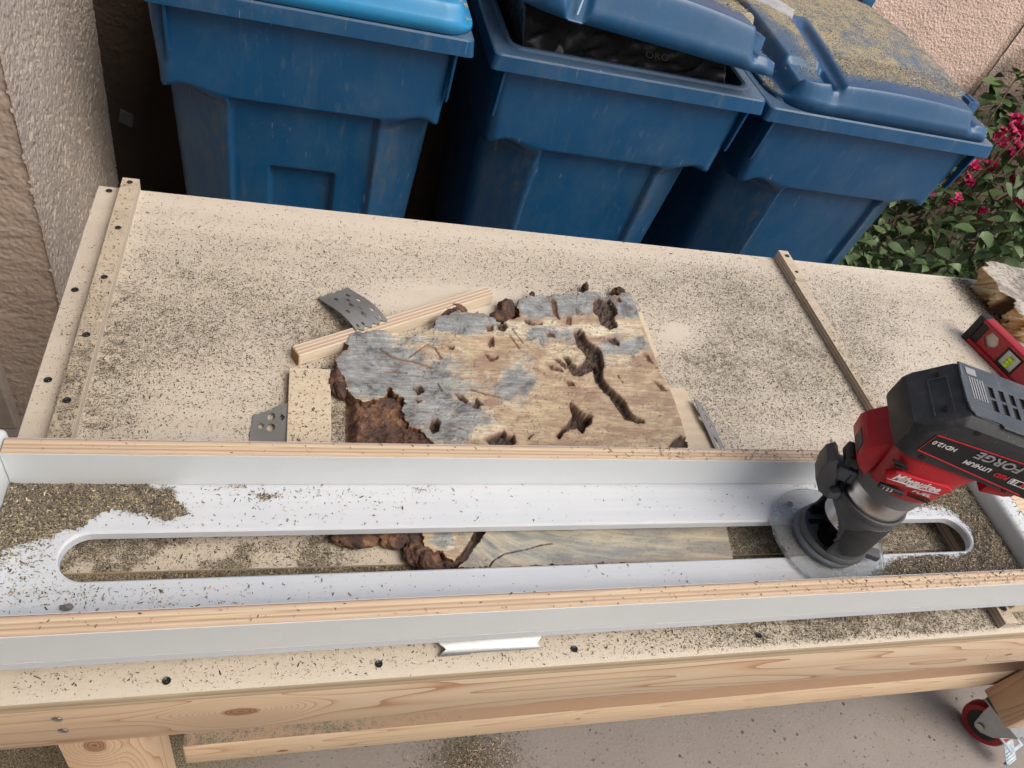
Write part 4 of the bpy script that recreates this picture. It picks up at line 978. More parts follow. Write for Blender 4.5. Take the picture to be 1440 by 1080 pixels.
# nail plates: thin metal with holes and toothed end
def polyhole(cx, cy, kind, s):
    if kind == 'd': return [(cx, cy - s), (cx + s * 0.62, cy), (cx, cy + s), (cx - s * 0.62, cy)]
    if kind == 'o': return [(cx + s * 0.8 * math.cos(t), cy + s * math.sin(t)) for t in np.linspace(0, 2 * math.pi, 14)[:-1]]
    return [(cx + s * 1.3 * math.cos(t), cy + s * 0.55 * math.sin(t)) for t in np.linspace(0, 2 * math.pi, 10)[:-1]]
def plate(name, outline, holes, mat, label, bend, th=0.0011, step=0.0006):
    """outline and holes in plate coordinates; holes are real openings; bend(x, y) gives height"""
    o = np.array(outline); x0, y0 = o.min(0); x1, y1 = o.max(0)
    nx = int((x1 - x0) / step) + 2; ny = int((y1 - y0) / step) + 2
    X, Y = np.meshgrid(np.linspace(x0, x1, nx), np.linspace(y0, y1, ny), indexing='ij'); x = X.ravel(); y = Y.ravel()
    F = gridf(nx, ny); cx = x[F].mean(1); cy = y[F].mean(1); k = inside(cx, cy, outline)
    for h in holes: k &= ~inside(cx, cy, h)
    F = F[k]; z = bend(x, y)
    n = len(x); V = np.vstack([np.c_[x, y, z + th], np.c_[x, y, z]])
    E = np.concatenate([F[:, [0, 1]], F[:, [1, 2]], F[:, [2, 3]], F[:, [3, 0]]]); Es = np.sort(E, 1); key = Es[:, 0].astype(np.int64) * n + Es[:, 1]
    u, inv, cnt = np.unique(key, return_inverse=True, return_counts=True); be = E[cnt[inv] == 1]
    S = np.stack([be[:, 1], be[:, 0], be[:, 0] + n, be[:, 1] + n], 1)
    ob_ = npmesh(name, V, np.vstack([F, F[:, ::-1] + n, S]), mat, smooth=False); tag(ob_, label, 'nail plate', 'toothed metal nail plates'); return ob_
def place(o, p0, p1, L, z):
    """put plate so that local (0,0)->(L,0) runs from photo point p0 to p1"""
    a = unp(*p0, z); b = unp(*p1, z); o.location = (a[0], a[1], z); o.rotation_euler[2] = math.atan2(b[1] - a[1], b[0] - a[0]); return o
# back left, over the stick: 78 x 40 mm, curved
def teeth(L, W, n=5, t=0.004):
    p = []
    for i in range(n): p += [(-t * (i % 2 == 0), W * i / n), (t * 0.4, W * (i + 0.5) / n)]
    p.append((0, W)); return p
W_ = 0.047; L_ = 0.088
left = [(0.0, W_)] + [(0.0035 * ((i % 2) * 2 - 1) * 0.5 + 0.001, W_ - W_ * (i + 0.5) / 7) for i in range(7)] + [(0, 0)]
right = [(L_, 0)] + [(L_ + 0.003 * ((i % 2) * 2 - 1), W_ * (i + 0.5) / 8) for i in range(8)] + [(L_, W_)]
hl = [polyhole(0.018, 0.034, 's', 0.004), polyhole(0.018, 0.016, 's', 0.0035), polyhole(0.030, 0.026, 's', 0.004), polyhole(0.037, 0.037, 's', 0.004), polyhole(0.042, 0.022, 's', 0.0045), polyhole(0.053, 0.010, 's', 0.0035), polyhole(0.056, 0.026, 's', 0.0045), polyhole(0.064, 0.039, 's', 0.0035), polyhole(0.068, 0.024, 's', 0.005)] + \
     [polyhole(0.081, q, 's', 0.0028) for q in (0.006, 0.014, 0.034, 0.041)]
p = plate('nail_plate', left + right, hl, M['plate'], 'grey holed metal plate resting on the plywood stick behind the burl slab', lambda x, y: 0.004 + 0.015 * sm(0.0, 0.088, x) + 0.006 * np.sin(np.pi * np.clip(x / 0.088, 0, 1)))
place(p, (452, 425), (500, 459), 1, 0.0); p.location = (*unp(447, 418, 0.006)[:2], 0.0006)
q0 = unp(447, 418, 0.006); q1 = unp(496, 460, 0.020)
p.rotation_euler[2] = math.atan2(q1[1] - q0[1], q1[0] - q0[0])
# lower left, beside the left shim
outl = [(0, -0.05), (0.046, -0.05), (0.050, 0.0), (0.050, 0.030), (0.053, 0.036), (0.047, 0.033), (0.045, 0.037), (0.041, 0.034), (0.038, 0.036), (0.034, 0.032), (0.030, 0.033), (0.026, 0.028), (0.022, 0.031), (0.019, 0.027), (0.015, 0.030), (0.011, 0.027), (0.008, 0.029), (0.005, 0.024), (0.004, 0.015), (0.0, 0.0)]
hl = [polyhole(0.013, 0.010, 'd', 0.0055), polyhole(0.025, 0.020, 'o', 0.0055), polyhole(0.036, 0.016, 'd', 0.0055), polyhole(0.023, 0.005, 'o', 0.0055)]
p = plate('nail_plate', outl, hl, M['plate'], 'grey metal plate with diamond and round holes at the foot of the left pine shim', lambda x, y: 0.0006 + 0.0085 * sm(0, 0.05, x))
p.location = (*unp(351, 610, 0.004)[:2], 0.0004); p.rotation_euler[2] = math.radians(8)
# right
outl = [(0.002, 0.072), (0.008, 0.069), (0.011, 0.0715), (0.015, 0.067), (0.019, 0.066), (0.024, 0.055), (0.027, 0.035), (0.028, 0.0), (0.028, -0.04), (0.002, -0.04), (0.003, 0.015), (0.001, 0.035)]
hl = [polyhole(0.012, 0.057, 's', 0.0022), polyhole(0.013, 0.045, 'o', 0.004), polyhole(0.009, 0.042, 'o', 0.0035), polyhole(0.020, 0.034, 'o', 0.004), polyhole(0.014, 0.030, 's', 0.0022), polyhole(0.016, 0.010, 'o', 0.0045)]
p = plate('nail_plate', outl, hl, M['plate'], 'narrow grey metal plate on edge right of the burl slab, behind the rail', lambda x, y: 0.002 + 0.014 * sm(0.028, 0.0, x) + 0.004 * sm(0, 0.07, y))
p.location = (*unp(995, 628, 0.008)[:2], 0.0006); p.rotation_euler[2] = math.radians(2)
# bright plate under the front rail
outl = [(0, 0), (0.098, 0), (0.0915, 0.008), (0.100, 0.016), (0.1, 0.05), (0, 0.05), (0.002, 0.016), (0.008, 0.009)]
outl = [(0, 0.0), (0.104, 0.001), (0.098, 0.0045), (0.104, 0.0105), (0.104, 0.05), (0, 0.05), (0, 0.0095), (0.007, 0.0045)]
p = plate('nail_plate', outl, [], M['plate_bright'], 'shiny bright steel plate poking out from under the front rail', lambda x, y: 0.0008 + 0.016 * np.sqrt(np.clip(y / 0.05, 0, 1)) + 0.0015 * np.sin(x * 30))
p.location = (0.1555, 0.2795, 0.001); p.rotation_euler[2] = 0.0

# wood chip on the sled
c = lump('wood_chip', (0, 0, 0.0025), (0.0042, 0.0024, 0.0028), None, 77, 0.0, 0.4, colr=simple('chip_grey', (0.20, 0.18, 0.16), 0.9)); c.location = U(95, 856, ZB); tag(c, 'small grey wood chip on the white base near the front rail', 'chip')

# ------------------------------------------------------------------ sawdust flakes
def avoid_table(x, y):
    px, py = proj(np.stack([x, y, np.full_like(x, ZS)], 1)); k = inside(px, py, OUT) & (y > 0.36)
    k |= (x > 0.010) & (x < 0.057) & (y > 0.5) & (y < 0.633)
    k |= (x > -0.2205) & (x < -0.1978) | (x > 0.8462) & (x < 0.8672)
    k |= (np.abs(y - SEAM) < 0.005)
    return k
P = sample(TX0 + .002, 1.55, TY0 + .001, TY1 - 0.0005, 1050000, lambda x, y: dens(x, y) ** 1.2 * 0.95, 0.0, avoid_table)
flakes('sawdust', P, PW_TABLE, 0.00125, 'thin scatter of dark and tan sawdust over the bench top')
P = np.vstack([sample(-0.2195, -0.1990, 0.48, 0.974, 2600, dbat, 0.018), sample(0.8475, 0.8655, 0.48, 0.894, 1500, lambda x, y: 0.6 * sm(0.85, 0.65, y) + 0.1, 0.014)])
flakes('sawdust', P, PW_TABLE, 0.0018, 'sawdust specks on the two battens')
P = sample(-0.195, 1.28, TY0 + .01, TY1 - 0.003, 900, lambda x, y: 0.15 + dens(x, y), 0.0, avoid_table)
flakes('sawdust', P, np.array([.5, .3, .1, .05, .03, .02]), 0.0029, 'coarser dark chips among the sawdust')
P = sample(0.011, 0.056, 0.49, 0.632, 900, zz(0.5), 0.0127)
flakes('sawdust', P, PW_TABLE, 0.0017, 'sawdust specks on the left pine shim')
P = sample(-0.1, 0.85, SEAM - 0.0045, SEAM + 0.0045, 5500, zz(1.0), -0.0035); flakes('sawdust', P, PW_TABLE, 0.0018, 'sawdust lodged in the seam of the bench top')
rot = np.array([[math.cos(yaw), -math.sin(yaw)], [math.sin(yaw), math.cos(yaw)]])
def onsled(x, y): return slotclear(x, y) < 0.15
P = sample(SX0 + .001, SX1 - .001, SY0 + 0.0185, SY1 - 0.0005, 60000, lambda x, y: dsled(x, y) ** 1.25 * 0.85 + 0.006, ZB, onsled); P[:, :2] = P[:, :2] @ rot.T
flakes('sawdust', P, PW_TABLE, 0.0015, 'sawdust specks on the white sled base')
def heapflakes(x0, x1, fn, hmax, n, pw, label):
    x = rng.uniform(x0, x1, n); y = rng.uniform(SY0 + 0.0185, SY1 - 0.0005, n)
    px, py = proj(np.stack([x, y, np.full_like(x, ZB)], 1)); d = fn(px, py); ok = slotclear(x, y)
    k = (d + rng.normal(0, 4, n) > 1) & (ok > 0.25); x, y, d, ok = x[k], y[k], d[k], ok[k]
    h = (hmax * sm(0, 34, d) * (0.5 + fbm(x * 60, y * 60, 73, 3)) + 0.0008 * sm(0, 5, d) + 0.0007 * fbm(x * 500, y * 500, 75, 2)) * ok
    P = np.stack([x, y, ZB + np.maximum(h, 0)], 1); P[:, :2] = P[:, :2] @ rot.T
    flakes('sawdust', P, pw, 0.0015, label)
heapflakes(SX0 + 0.001, 0.06, pile_left, 0.006, 60000, PW_YEL, 'curled shavings on the left sawdust heap')
heapflakes(0.60, SX1 - 0.001, pile_right, 0.006, 80000, PW_PILE, 'curled shavings on the right sawdust heap')
# on the rails' top edges
P = np.vstack([sample(-0.2, 0.89, SY0 + 0.001, SY0 + 0.017, 5200, lambda x, y: 0.03 + 0.5 * sm(0.35, 0.8, x) * fbm(x * 30, y * 5, 181, 3), ZT),
               sample(-0.2, 0.89, SY1 + 0.001, SY1 + 0.017, 5200, lambda x, y: 0.03 + 0.45 * sm(0.2, 0.6, x) * fbm(x * 30, y * 5, 183, 3), ZT)]); P[:, :2] = P[:, :2] @ rot.T
flakes('sawdust', P, PW_TABLE, 0.0018, 'sawdust specks along the tops of the plywood rails')
P = sample(0.896, 0.918, 0.31, 0.47, 900, lambda x, y: 0.15 + 0.7 * sm(0.91, 0.92, x), 0.068); P[:, :2] = P[:, :2] @ rot.T
flakes('sawdust', P, PW_PILE, 0.0018, 'sawdust on the right end block')
# on the slab
def slabdust(x, y):
    px, py = proj(np.stack([x, y, np.full_like(x, ZS)], 1)); return np.where(sdist(px, py, OUT) > 4, 0.5 * fbm(x * 30, y * 30, 190, 3), 0)
P = sample(0.07, 0.53, 0.36, 0.83, 6500, slabdust, ZS + 0.0004); flakes('sawdust', P, np.array([.2, .2, .2, .1, .2, .1]), 0.0013, 'fine sawdust specks on the burl slab')
# on the ground under the bench
PXH, PYH = unp(665, 1072, GZ)[:2]
P = np.vstack([np.c_[rng.normal(PXH, 0.05, 3500), rng.normal(PYH, 0.03, 3500), np.full(3500, GZ)], np.c_[rng.normal(-0.38, 0.15, 9000), rng.normal(0.55, 0.16, 9000), np.full(9000, GZ)],
               np.c_[rng.uniform(-0.3, 1.7, 5000), rng.uniform(0.3, 0.9, 5000), np.full(5000, GZ)]])
P[:3500, 2] += 0.018 * np.exp(-((P[:3500, 0] - PXH) ** 2 / 0.004 + (P[:3500, 1] - PYH) ** 2 / 0.002))
flakes('sawdust', P, PW_PILE, 0.003, 'sawdust fallen on the concrete under the bench')

# ------------------------------------------------------------------ router
AX = np.array([0.622, 0.373]); RZ = math.atan2(-0.416, 0.91)
rt = empty('cordless_router', (AX[0], AX[1], ZB + 0.0004), RZ); tag(rt, 'red and black cordless router standing on a clear round base over the slot', 'router')
# clear base with opening and counterbored holes
bm = bmesh.new()
def ringplate(bm, ro, ri, z0, z1, cx, cy, n=72):
    e = 0.0012
    prof = [(ri, z0), (ri, z1), (ro - e, z1), (ro, z1 - e), (ro, z0 + e), (ro - e, z0)]
    R = [[bm.verts.new((cx + r * math.cos(2 * math.pi * i / n), cy + r * math.sin(2 * math.pi * i / n), z)) for i in range(n)] for r, z in prof]
    for a in range(len(R)):
        A = R[a]; B = R[(a + 1) % len(R)]
        for i in range(n): bm.faces.new([A[i], A[(i + 1) % n], B[(i + 1) % n], B[i]])
ringplate(bm, 0.0700, 0.016, 0.0, 0.0065, 0.0015, 0.0015)
ob('clear_base', bm, M['clear'], rt, True)
bm = bmesh.new()
for ux, vx in ((-0.047, 0.031), (-0.051, -0.037), (0.050, -0.036), (0.048, 0.036)):
    bm = bmesh.new(); lathe(bm, [(0.0042, 0.0060), (0.0042, 0.0072), (0.0022, 0.0072), (0.0018, 0.0062)], ux, vx, 16)
    ob('screw', bm, M['midgrey'], rt, True)
# metal collar
bm = bmesh.new(); lathe(bm, [(0.0405, 0.0068), (0.0415, 0.0095), (0.0415, 0.0125), (0.0395, 0.0150), (0.0365, 0.0165), (0.0360, 0.0185), (0.015, 0.0188), (0.014, 0.0075)], -0.004, -0.001, 64)
ob('base_collar', bm, M['bluegrey'], rt, True, 30)
bm = bmesh.new()
for (u0, v0, u1, v1, w) in ((-0.029, 0.018, -0.012, 0.026, .0035), (-0.031, 0.003, -0.010, 0.013, .003)):
    d_ = math.hypot(u1 - u0, v1 - v0); box(bm, 0, d_, -w, w, 0.0186, 0.0196, 0.0004, M=Matrix.Translation((u0, v0, 0)) @ Matrix.Rotation(math.atan2(v1 - v0, u1 - u0), 4, 'Z'))
lathe(bm, [(0.013, 0.0188), (0.013, 0.0200), (0.001, 0.0202)], -0.008, -0.010, 24)
ob('bit_opening', bm, M['hole'], rt, True)
bm = bmesh.new(); lathe(bm, [(0.0075, 0.018), (0.0075, 0.040), (0.0095, 0.042), (0.0095, 0.055)], 0, 0, 20); ob('collet', bm, M['screw'], rt, True)
# barrel with an arched window on the left side
N = 96; Z = np.linspace(0.0175, 0.098, 60)
TH = np.linspace(0, 2 * math.pi, N, endpoint=False); T2, Z2 = np.meshgrid(TH, Z, indexing='ij')
def barrel_r(t, z):
    r = 0.0372 + 0.0014 * sm(0.088, 0.094, z) + 0.002 * sm(0.03, 0.018, z)
    return r
wc = math.radians(192)
dang = np.angle(np.exp(1j * (T2 - wc))); win = (np.abs(dang) / 1.02) ** 2.4 + (np.clip((Z2 - 0.022) / 0.056, 0, 9)) ** 2.2
R_ = barrel_r(T2, Z2) + 0.0014 * np.exp(-((win - 1.12) / 0.10) ** 2)
V = np.stack([R_ * np.cos(T2), R_ * np.sin(T2), Z2], -1).reshape(-1, 3); nz = len(Z)
F = []
mask = (win < 1.0)
for i in range(N):
    for j in range(nz - 1):
        i2 = (i + 1) % N
        if mask[i, j] and mask[i2, j] and mask[i, j + 1] and mask[i2, j + 1]: continue
        F.append([i * nz + j, i2 * nz + j, i2 * nz + j + 1, i * nz + j + 1])
brl = npmesh('base_barrel', V, F, M['darkgrey'], rt)
sd_ = brl.modifiers.new('thick', 'SOLIDIFY'); sd_.thickness = 0.003; sd_.offset = -1
# grip panel on the front with a raised outline
def arc_panel(bm, r, z0, z1, a0, a1, th, n=20, chamf=0.25):
    A = np.radians(np.linspace(a0, a1, n)); out = []
    for k, a in enumerate(A):
        f = k / (n - 1); e = min(f, 1 - f) / chamf; e = min(1, e); zl = z0 + (1 - e) * (z1 - z0) * 0.28; zh = z1 - (1 - e) * (z1 - z0) * 0.28
        out.append((a, zl, zh))
    vs = []
    for rr in (r, r + th):
        vs.append([[bm.verts.new((rr * math.cos(a), rr * math.sin(a), z)) for z in (zl, zh)] for a, zl, zh in out])
    o_, i_ = vs[1], vs[0]
    for k in range(n - 1):
        bm.faces.new([o_[k][0], o_[k + 1][0], o_[k + 1][1], o_[k][1]])
        bm.faces.new([o_[k][1], o_[k + 1][1], i_[k + 1][1], i_[k][1]]); bm.faces.new([o_[k][0], i_[k][0], i_[k + 1][0], o_[k + 1][0]])
    bm.faces.new([o_[0][0], o_[0][1], i_[0][1], i_[0][0]]); bm.faces.new([o_[-1][0], i_[-1][0], i_[-1][1], o_[-1][1]])
bm = bmesh.new(); arc_panel(bm, 0.0374, 0.030, 0.084, 246, 350, 0.0005); ob('grip_outline', bm, M['midgrey'], rt)
bm = bmesh.new(); arc_panel(bm, 0.0376, 0.0306, 0.0834, 246.8, 349.2, 0.0005); ob('grip_panel', bm, M['grip'], rt)
bm = bmesh.new(); lathe(bm, [(0.0395, 0.0165), (0.0415, 0.018), (0.0410, 0.021), (0.0385, 0.024)], 0, 0, 64, False); ob('barrel_foot', bm, M['darkgrey'], rt, True)
# depth-stop / wrench bolt on the right
bm = bmesh.new(); box(bm, 0.034, 0.056, -0.014, -0.001, 0.012, 0.021, 0.0015, 2); ob('edge_guide_screw', bm, M['darkgrey'], rt, True)
# motor ring
bm = bmesh.new(); lathe(bm, [(0.0335, 0.085), (0.0352, 0.0985), (0.0352, 0.1225), (0.0345, 0.1235)], 0, 0, 80, False); ob('motor_ring', bm, M['alu'], rt, True)
bm = bmesh.new(); lathe(bm, [(0.0348, 0.1210), (0.0368, 0.1225), (0.0385, 0.134), (0.0390, 0.146), (0.033, 0.147)], 0, 0, 80, False); ob('motor_skirt', bm, M['midgrey'], rt, True)
bm = bmesh.new(); lathe(bm, [(0.024, 0.050), (0.0305, 0.053), (0.0315, 0.10)], 0, 0, 48); ob('motor', bm, M['alu'], rt, True)
bm = bmesh.new(); lathe(bm, [(0.0318, 0.074), (0.0320, 0.088)], 0, 0, 48, False); ob('motor_band', bm, M['red'], rt, True)
# lock lever on the left of the barrel
bm = bmesh.new()
prism(bm, [(-0.036, 0.084), (-0.044, 0.080), (-0.058, 0.086), (-0.069, 0.100), (-0.074, 0.118), (-0.074, 0.132), (-0.068, 0.140), (-0.063, 0.136), (-0.060, 0.120), (-0.054, 0.105), (-0.040, 0.099)], -0.014, 0.014, 'y', 0.003, 3)
ob('lock_lever', bm, M['darkgrey'], rt, True)
bm = bmesh.new(); box(bm, -0.058, -0.034, -0.010, 0.010, 0.109, 0.128, 0.002, 2); box(bm, -0.048, -0.034, -0.015, 0.015, 0.083, 0.096, 0.003, 2); ob('lever_bracket', bm, M['bluegrey'], rt, True)
bm = bmesh.new(); lathe(bm, [(0.0001, -0.0175), (0.004, -0.0175), (0.0048, -0.0160), (0.0048, -0.012)], 0, 0, 16)
bmesh.ops.transform(bm, matrix=Matrix.Translation((-0.047, 0, 0.100)) @ Matrix.Rotation(-math.pi / 2, 4, 'X'), verts=bm.verts)
for v in bm.verts: pass
ob('lever_pin', bm, M['screw'], rt, True)
bm = bmesh.new(); tube(bm, [(-0.040, -0.006, 0.098), (-0.041, -0.006, 0.122), (-0.043, -0.004, 0.142)], 0.0042, 10); ob('adjuster_post', bm, M['hole'], rt, True)
bm = bmesh.new(); box(bm, -0.060, -0.040, -0.016, 0.010, 0.136, 0.152, 0.004, 3); ob('adjuster_knob', bm, M['black'], rt, True)
# red housing: lofted rings, swells towards the right
def hring(z, rl, rr, ry, n=64, sq=2.4, cx=0.0):
    o = []
    for i in range(n):
        t = 2 * math.pi * i / n; c, s = math.cos(t), math.sin(t)
        x = math.copysign(abs(c) ** (2 / sq), c); y = math.copysign(abs(s) ** (2 / sq), s)
        o.append((cx + x * (rr if c > 0 else rl), y * ry, z))
    return o
bm = bmesh.new()
loft(bm, [hring(0.1425, 0.0395, 0.0400, 0.0390, sq=2.05), hring(0.1450, 0.0415, 0.0420, 0.0408, sq=2.1), hring(0.158, 0.0425, 0.0430, 0.0415, sq=2.3), hring(0.172, 0.0435, 0.0440, 0.0420, sq=2.6), hring(0.184, 0.0445, 0.047, 0.0425, sq=3.0), hring(0.196, 0.0455, 0.050, 0.0430, sq=3.4), hring(0.2010, 0.0450, 0.050, 0.0420, sq=3.6)])
ob('housing', bm, M['red'], rt, True, 50)
bm = bmesh.new()   # raised badge panel on the front of the housing
prism(bm, [(-0.036, 0.170), (-0.030, 0.178), (0.020, 0.1835), (0.026, 0.180), (0.020, 0.168), (-0.030, 0.160)], -0.0447, -0.036, 'y', 0.0012, 2)
ob('badge_panel', bm, M['red'], rt, True)
bm = bmesh.new(); prism(bm, [(0.0505, 0.186), (0.0505, 0.2005), (0.080, 0.2005), (0.078, 0.194), (0.072, 0.190)], -0.038, 0.034, 'y', 0.002, 2); ob('battery_foot', bm, M['red'], rt, True)
bm = bmesh.new()   # left flange carrying the switch
prism(bm, [(-0.040, 0.142), (-0.050, 0.150), (-0.058, 0.158), (-0.061, 0.176), (-0.056, 0.186), (-0.044, 0.199), (-0.038, 0.199)], -0.026, 0.026, 'y', 0.002, 2); ob('switch_bezel', bm, M['red'], rt, True)
bm = bmesh.new(); prism(bm, [(-0.0592, 0.160), (-0.0618, 0.175), (-0.0600, 0.1765), (-0.0572, 0.160)], -0.017, 0.006, 'y', 0.0004); ob('switch', bm, M['black'], rt)
# speed dial window
bm = bmesh.new(); box(bm, -0.032, -0.006, -0.0428, -0.038, 0.1490, 0.1548, 0.0006); ob('speed_dial', bm, M['black'], rt)
FR = Matrix(((1, 0, 0, 0), (0, 0, -1, 0), (0, 1, 0, 0), (0, 0, 0, 1)))   # text plane facing -v
def front_text(name, s, size, mat, u0, z0, vv, ang=0, shear=0, bold=0, xs=1.0, flip=False):
    Mx = Matrix.Translation((u0, vv, z0)) @ FR @ Matrix.Rotation(ang + (math.pi if flip else 0), 4, 'Z')
    return text_obj(name, s, size, M[mat], rt, Mx, shear, bold, 0.0002, xs)
front_text('lettering', '1 2 3', 0.0052, 'print_white', -0.0285, 0.1500, -0.0430)
front_text('lettering', 'Milwaukee', 0.0115, 'print_white', -0.0305, 0.1695, -0.0450, math.radians(4), 0.45, 0.00022, 0.92)
bm = bmesh.new(); prism(bm, [(-0.0335, 0.1672), (-0.012, 0.1682), (-0.014, 0.1665), (0.012, 0.1705), (0.018, 0.1722), (-0.004, 0.1690), (-0.002, 0.1708), (-0.020, 0.1695)], -0.0452, -0.0448, 'y'); ob('lightning_bolt', bm, M['print_white'], rt)
front_text('lettering', 'FUEL', 0.0062, 'print_white', -0.003, 0.1602, -0.0426, math.radians(3), 0.25, 0.00012, 1.35)
for q in range(2):
    bm = bmesh.new(); box(bm, -0.004 + q * 0.002, 0.020, -0.0426, -0.040, 0.1555 - q * 0.0035, 0.1565 - q * 0.0035, 0.0003, M=Matrix.Identity(4)); ob('vent_slot', bm, M['hole'], rt)
for q in range(2):
    bm = bmesh.new(); box(bm, -0.040 + q * 0.004, -0.026 + q * 0.004, -0.0432, -0.038, 0.187 - q * 0.004, 0.1882 - q * 0.004, 0.0003)
    ob('vent_slot', bm, M['hole'], rt)
# battery
bat = empty('battery', (0, 0, 0), 0, rt)
def bsec(u, v0, v1, z0, z1, cut_lo, cut_hi):
    return [(u, v0 + cut_lo, z0), (u, v1 - cut_lo, z0), (u, v1, z0 + cut_lo), (u, v1, z1 - cut_hi * 1.2), (u, v1 - cut_hi, z1), (u, v0 + cut_hi, z1), (u, v0, z1 - cut_hi * 1.2), (u, v0, z0 + cut_lo)]
bm = bmesh.new()
loft(bm, [bsec(-0.050, -0.030, 0.030, 0.206, 0.226, .004, .004), bsec(-0.0480, -0.037, 0.036, 0.202, 0.234, .003, .004), bsec(-0.041, -0.0425, 0.0405, 0.2015, 0.240, .002, .004), bsec(-0.034, -0.0445, 0.042, 0.2015, 0.246, .002, .005),
          bsec(-0.0185, -0.0445, 0.042, 0.2015, 0.2640, .002, .006), bsec(-0.015, -0.0445, 0.042, 0.2015, 0.2665, .002, .007), bsec(0.115, -0.0445, 0.042, 0.2015, 0.2665, .002, .007), bsec(0.122, -0.040, 0.038, 0.206, 0.260, .003, .007)])
ob('battery_case', bm, M['black'], bat, True, 25)
bm = bmesh.new()   # raised lighter top panel with vent openings cut between its strips
ztop = 0.2667
vents = [0.011 + 0.0105 * i for i in range(9)]
prism(bm, [(-0.0165, -0.030), (-0.0125, -0.0365), (0.012, -0.0365), (0.0145, -0.0405), (0.112, -0.0405), (0.112, -0.021), (-0.0175, -0.021)], ztop, ztop + 0.0022, 'z', 0.0006)
prism(bm, [(-0.0178, 0.013), (0.112, 0.013), (0.112, 0.036), (-0.0165, 0.036)], ztop, ztop + 0.0022, 'z', 0.0006)
box(bm, -0.0178, vents[0] - 0.0025, -0.0208, 0.0128, ztop, ztop + 0.0022, 0.0003)
for i in range(9):
    a_ = vents[i] + 0.0025; b_ = vents[i + 1] - 0.0025 if i < 8 else 0.112
    box(bm, a_, b_, -0.0208, 0.0128, ztop, ztop + 0.0022, 0.0003)
    box(bm, vents[i] - 0.0028, vents[i] + 0.0028, -0.0055, -0.0025, ztop, ztop + 0.0020, 0.0003)
ob('top_panel', bm, M['blacktop'], bat)
bm = bmesh.new(); box(bm, -0.012, 0.112, -0.0206, 0.0126, ztop + 0.00005, ztop + 0.0003); ob('vent_recess', bm, M['hole'], bat)
bm = bmesh.new(); box(bm, -0.011, -0.001, 0.020, 0.030, ztop + 0.0024, ztop + 0.0027); 
for q in range(6): box(bm, -0.0100 + q * 0.0026, -0.0088 + q * 0.0026, -0.014, 0.0165, ztop + 0.0024, ztop + 0.0026)
ob('moulded_text', bm, M['print_grey'], bat)
bm = bmesh.new()   # side label recess, red lines
prism(bm, [(-0.030, 0.2385), (-0.033, 0.2145), (0.075, 0.2060), (0.118, 0.2060), (0.118, 0.2420), (0.05, 0.2420)], -0.0450, -0.0446, 'y'); ob('label', bm, M['label_black'], bat)
def lline(bm, p, q, w=0.0006):
    dx, dz = q[0] - p[0], q[1] - p[1]; l = math.hypot(dx, dz); nx_, nz_ = -dz / l * w, dx / l * w
    prism(bm, [(p[0] - nx_, p[1] - nz_), (q[0] - nx_, q[1] - nz_), (q[0] + nx_, q[1] + nz_), (p[0] + nx_, p[1] + nz_)], -0.0454, -0.0450, 'y')
bm = bmesh.new(); lline(bm, (-0.030, 0.2385), (0.05, 0.2420)); lline(bm, (0.05, 0.2420), (0.118, 0.2420)); lline(bm, (-0.033, 0.2145), (0.075, 0.2060)); lline(bm, (-0.030, 0.2385), (-0.033, 0.2145), 0.0002); ob('red_line', bm, M['print_red'], bat)
def btext(s, size, mat, ur, zt, bold=0.0001, xs=1.0, shear=0.15):
    Mx = Matrix.Translation((ur, -0.0456, zt)) @ FR @ Matrix.Rotation(math.pi, 4, 'Z')
    return text_obj('lettering', s, size, M[mat], bat, Mx, shear, bold, 0.0002, xs)
btext('HD12.0', 0.0068, 'print_white', -0.0050, 0.2320, 0.00012, 1.05)
btext('LITHIUM', 0.0068, 'print_white', 0.0350, 0.2235, 0.00015, 1.02)
btext('RED', 0.0068, 'print_red', 0.0535, 0.2220, 0.0002, 1.1)
btext('FORGE', 0.0125, 'print_grey', 0.0570, 0.2380, 0.0003, 1.13, 0.2)
bm = bmesh.new()
for bx in ((0.0555, 0.0745, 0.2150, 0.2156), (0.0555, 0.0745, 0.2214, 0.2220), (0.0555, 0.0561, 0.2150, 0.2220)): box(bm, bx[0], bx[1], -0.0456, -0.0452, bx[2], bx[3])
ob('badge_frame', bm, M['print_white'], bat)
btext('18', 0.0062, 'print_white', 0.0640, 0.2208, 0.0002, 1.1); btext('M', 0.0062, 'print_red', 0.0730, 0.2208, 0.0002, 1.2)
bm = bmesh.new()
for (u_, z_) in ((-0.003, 0.2555), (0.061, 0.2045), (-0.024, 0.2075)):
    bmm = lathe(bm, [(0.0028, 0), (0.0028, 0.0004), (0.0001, 0.0004)], n=14)
    vs = [v for r in bmm for v in r]; bmesh.ops.transform(bm, matrix=Matrix.Translation((u_, -0.0447, z_)) @ Matrix.Rotation(math.pi / 2, 4, 'X'), verts=vs)
    ob('screw_hole', bm, M['hole'], bat); bm = bmesh.new()
bm = bmesh.new(); Mh = Matrix.Translation((-0.0290, 0, 0.2530)) @ Matrix.Rotation(math.radians(-49), 4, 'Y')
for vv in (-0.026, 0.022):
    box(bm, -0.0015, 0.0020, vv, vv + 0.006, 0, 0.0006, M=Mh); ob('latch_hole', bm, M['hole'], bat); bm = bmesh.new()

bm = bmesh.new(); Ms = Matrix.Translation((-0.0352, 0, 0.2462)) @ Matrix.Rotation(math.radians(-49), 4, 'Y')
for q in ((0.0, 0.0008, -0.030, 0.020, 0, 0.0004), (0.0165, 0.0173, -0.030, 0.020, 0, 0.0004), (0.0, 0.0173, 0.0195, 0.0203, 0, 0.0004)): box(bm, *q, M=Ms)
ob('seam', bm, M['blacktop'], bat)

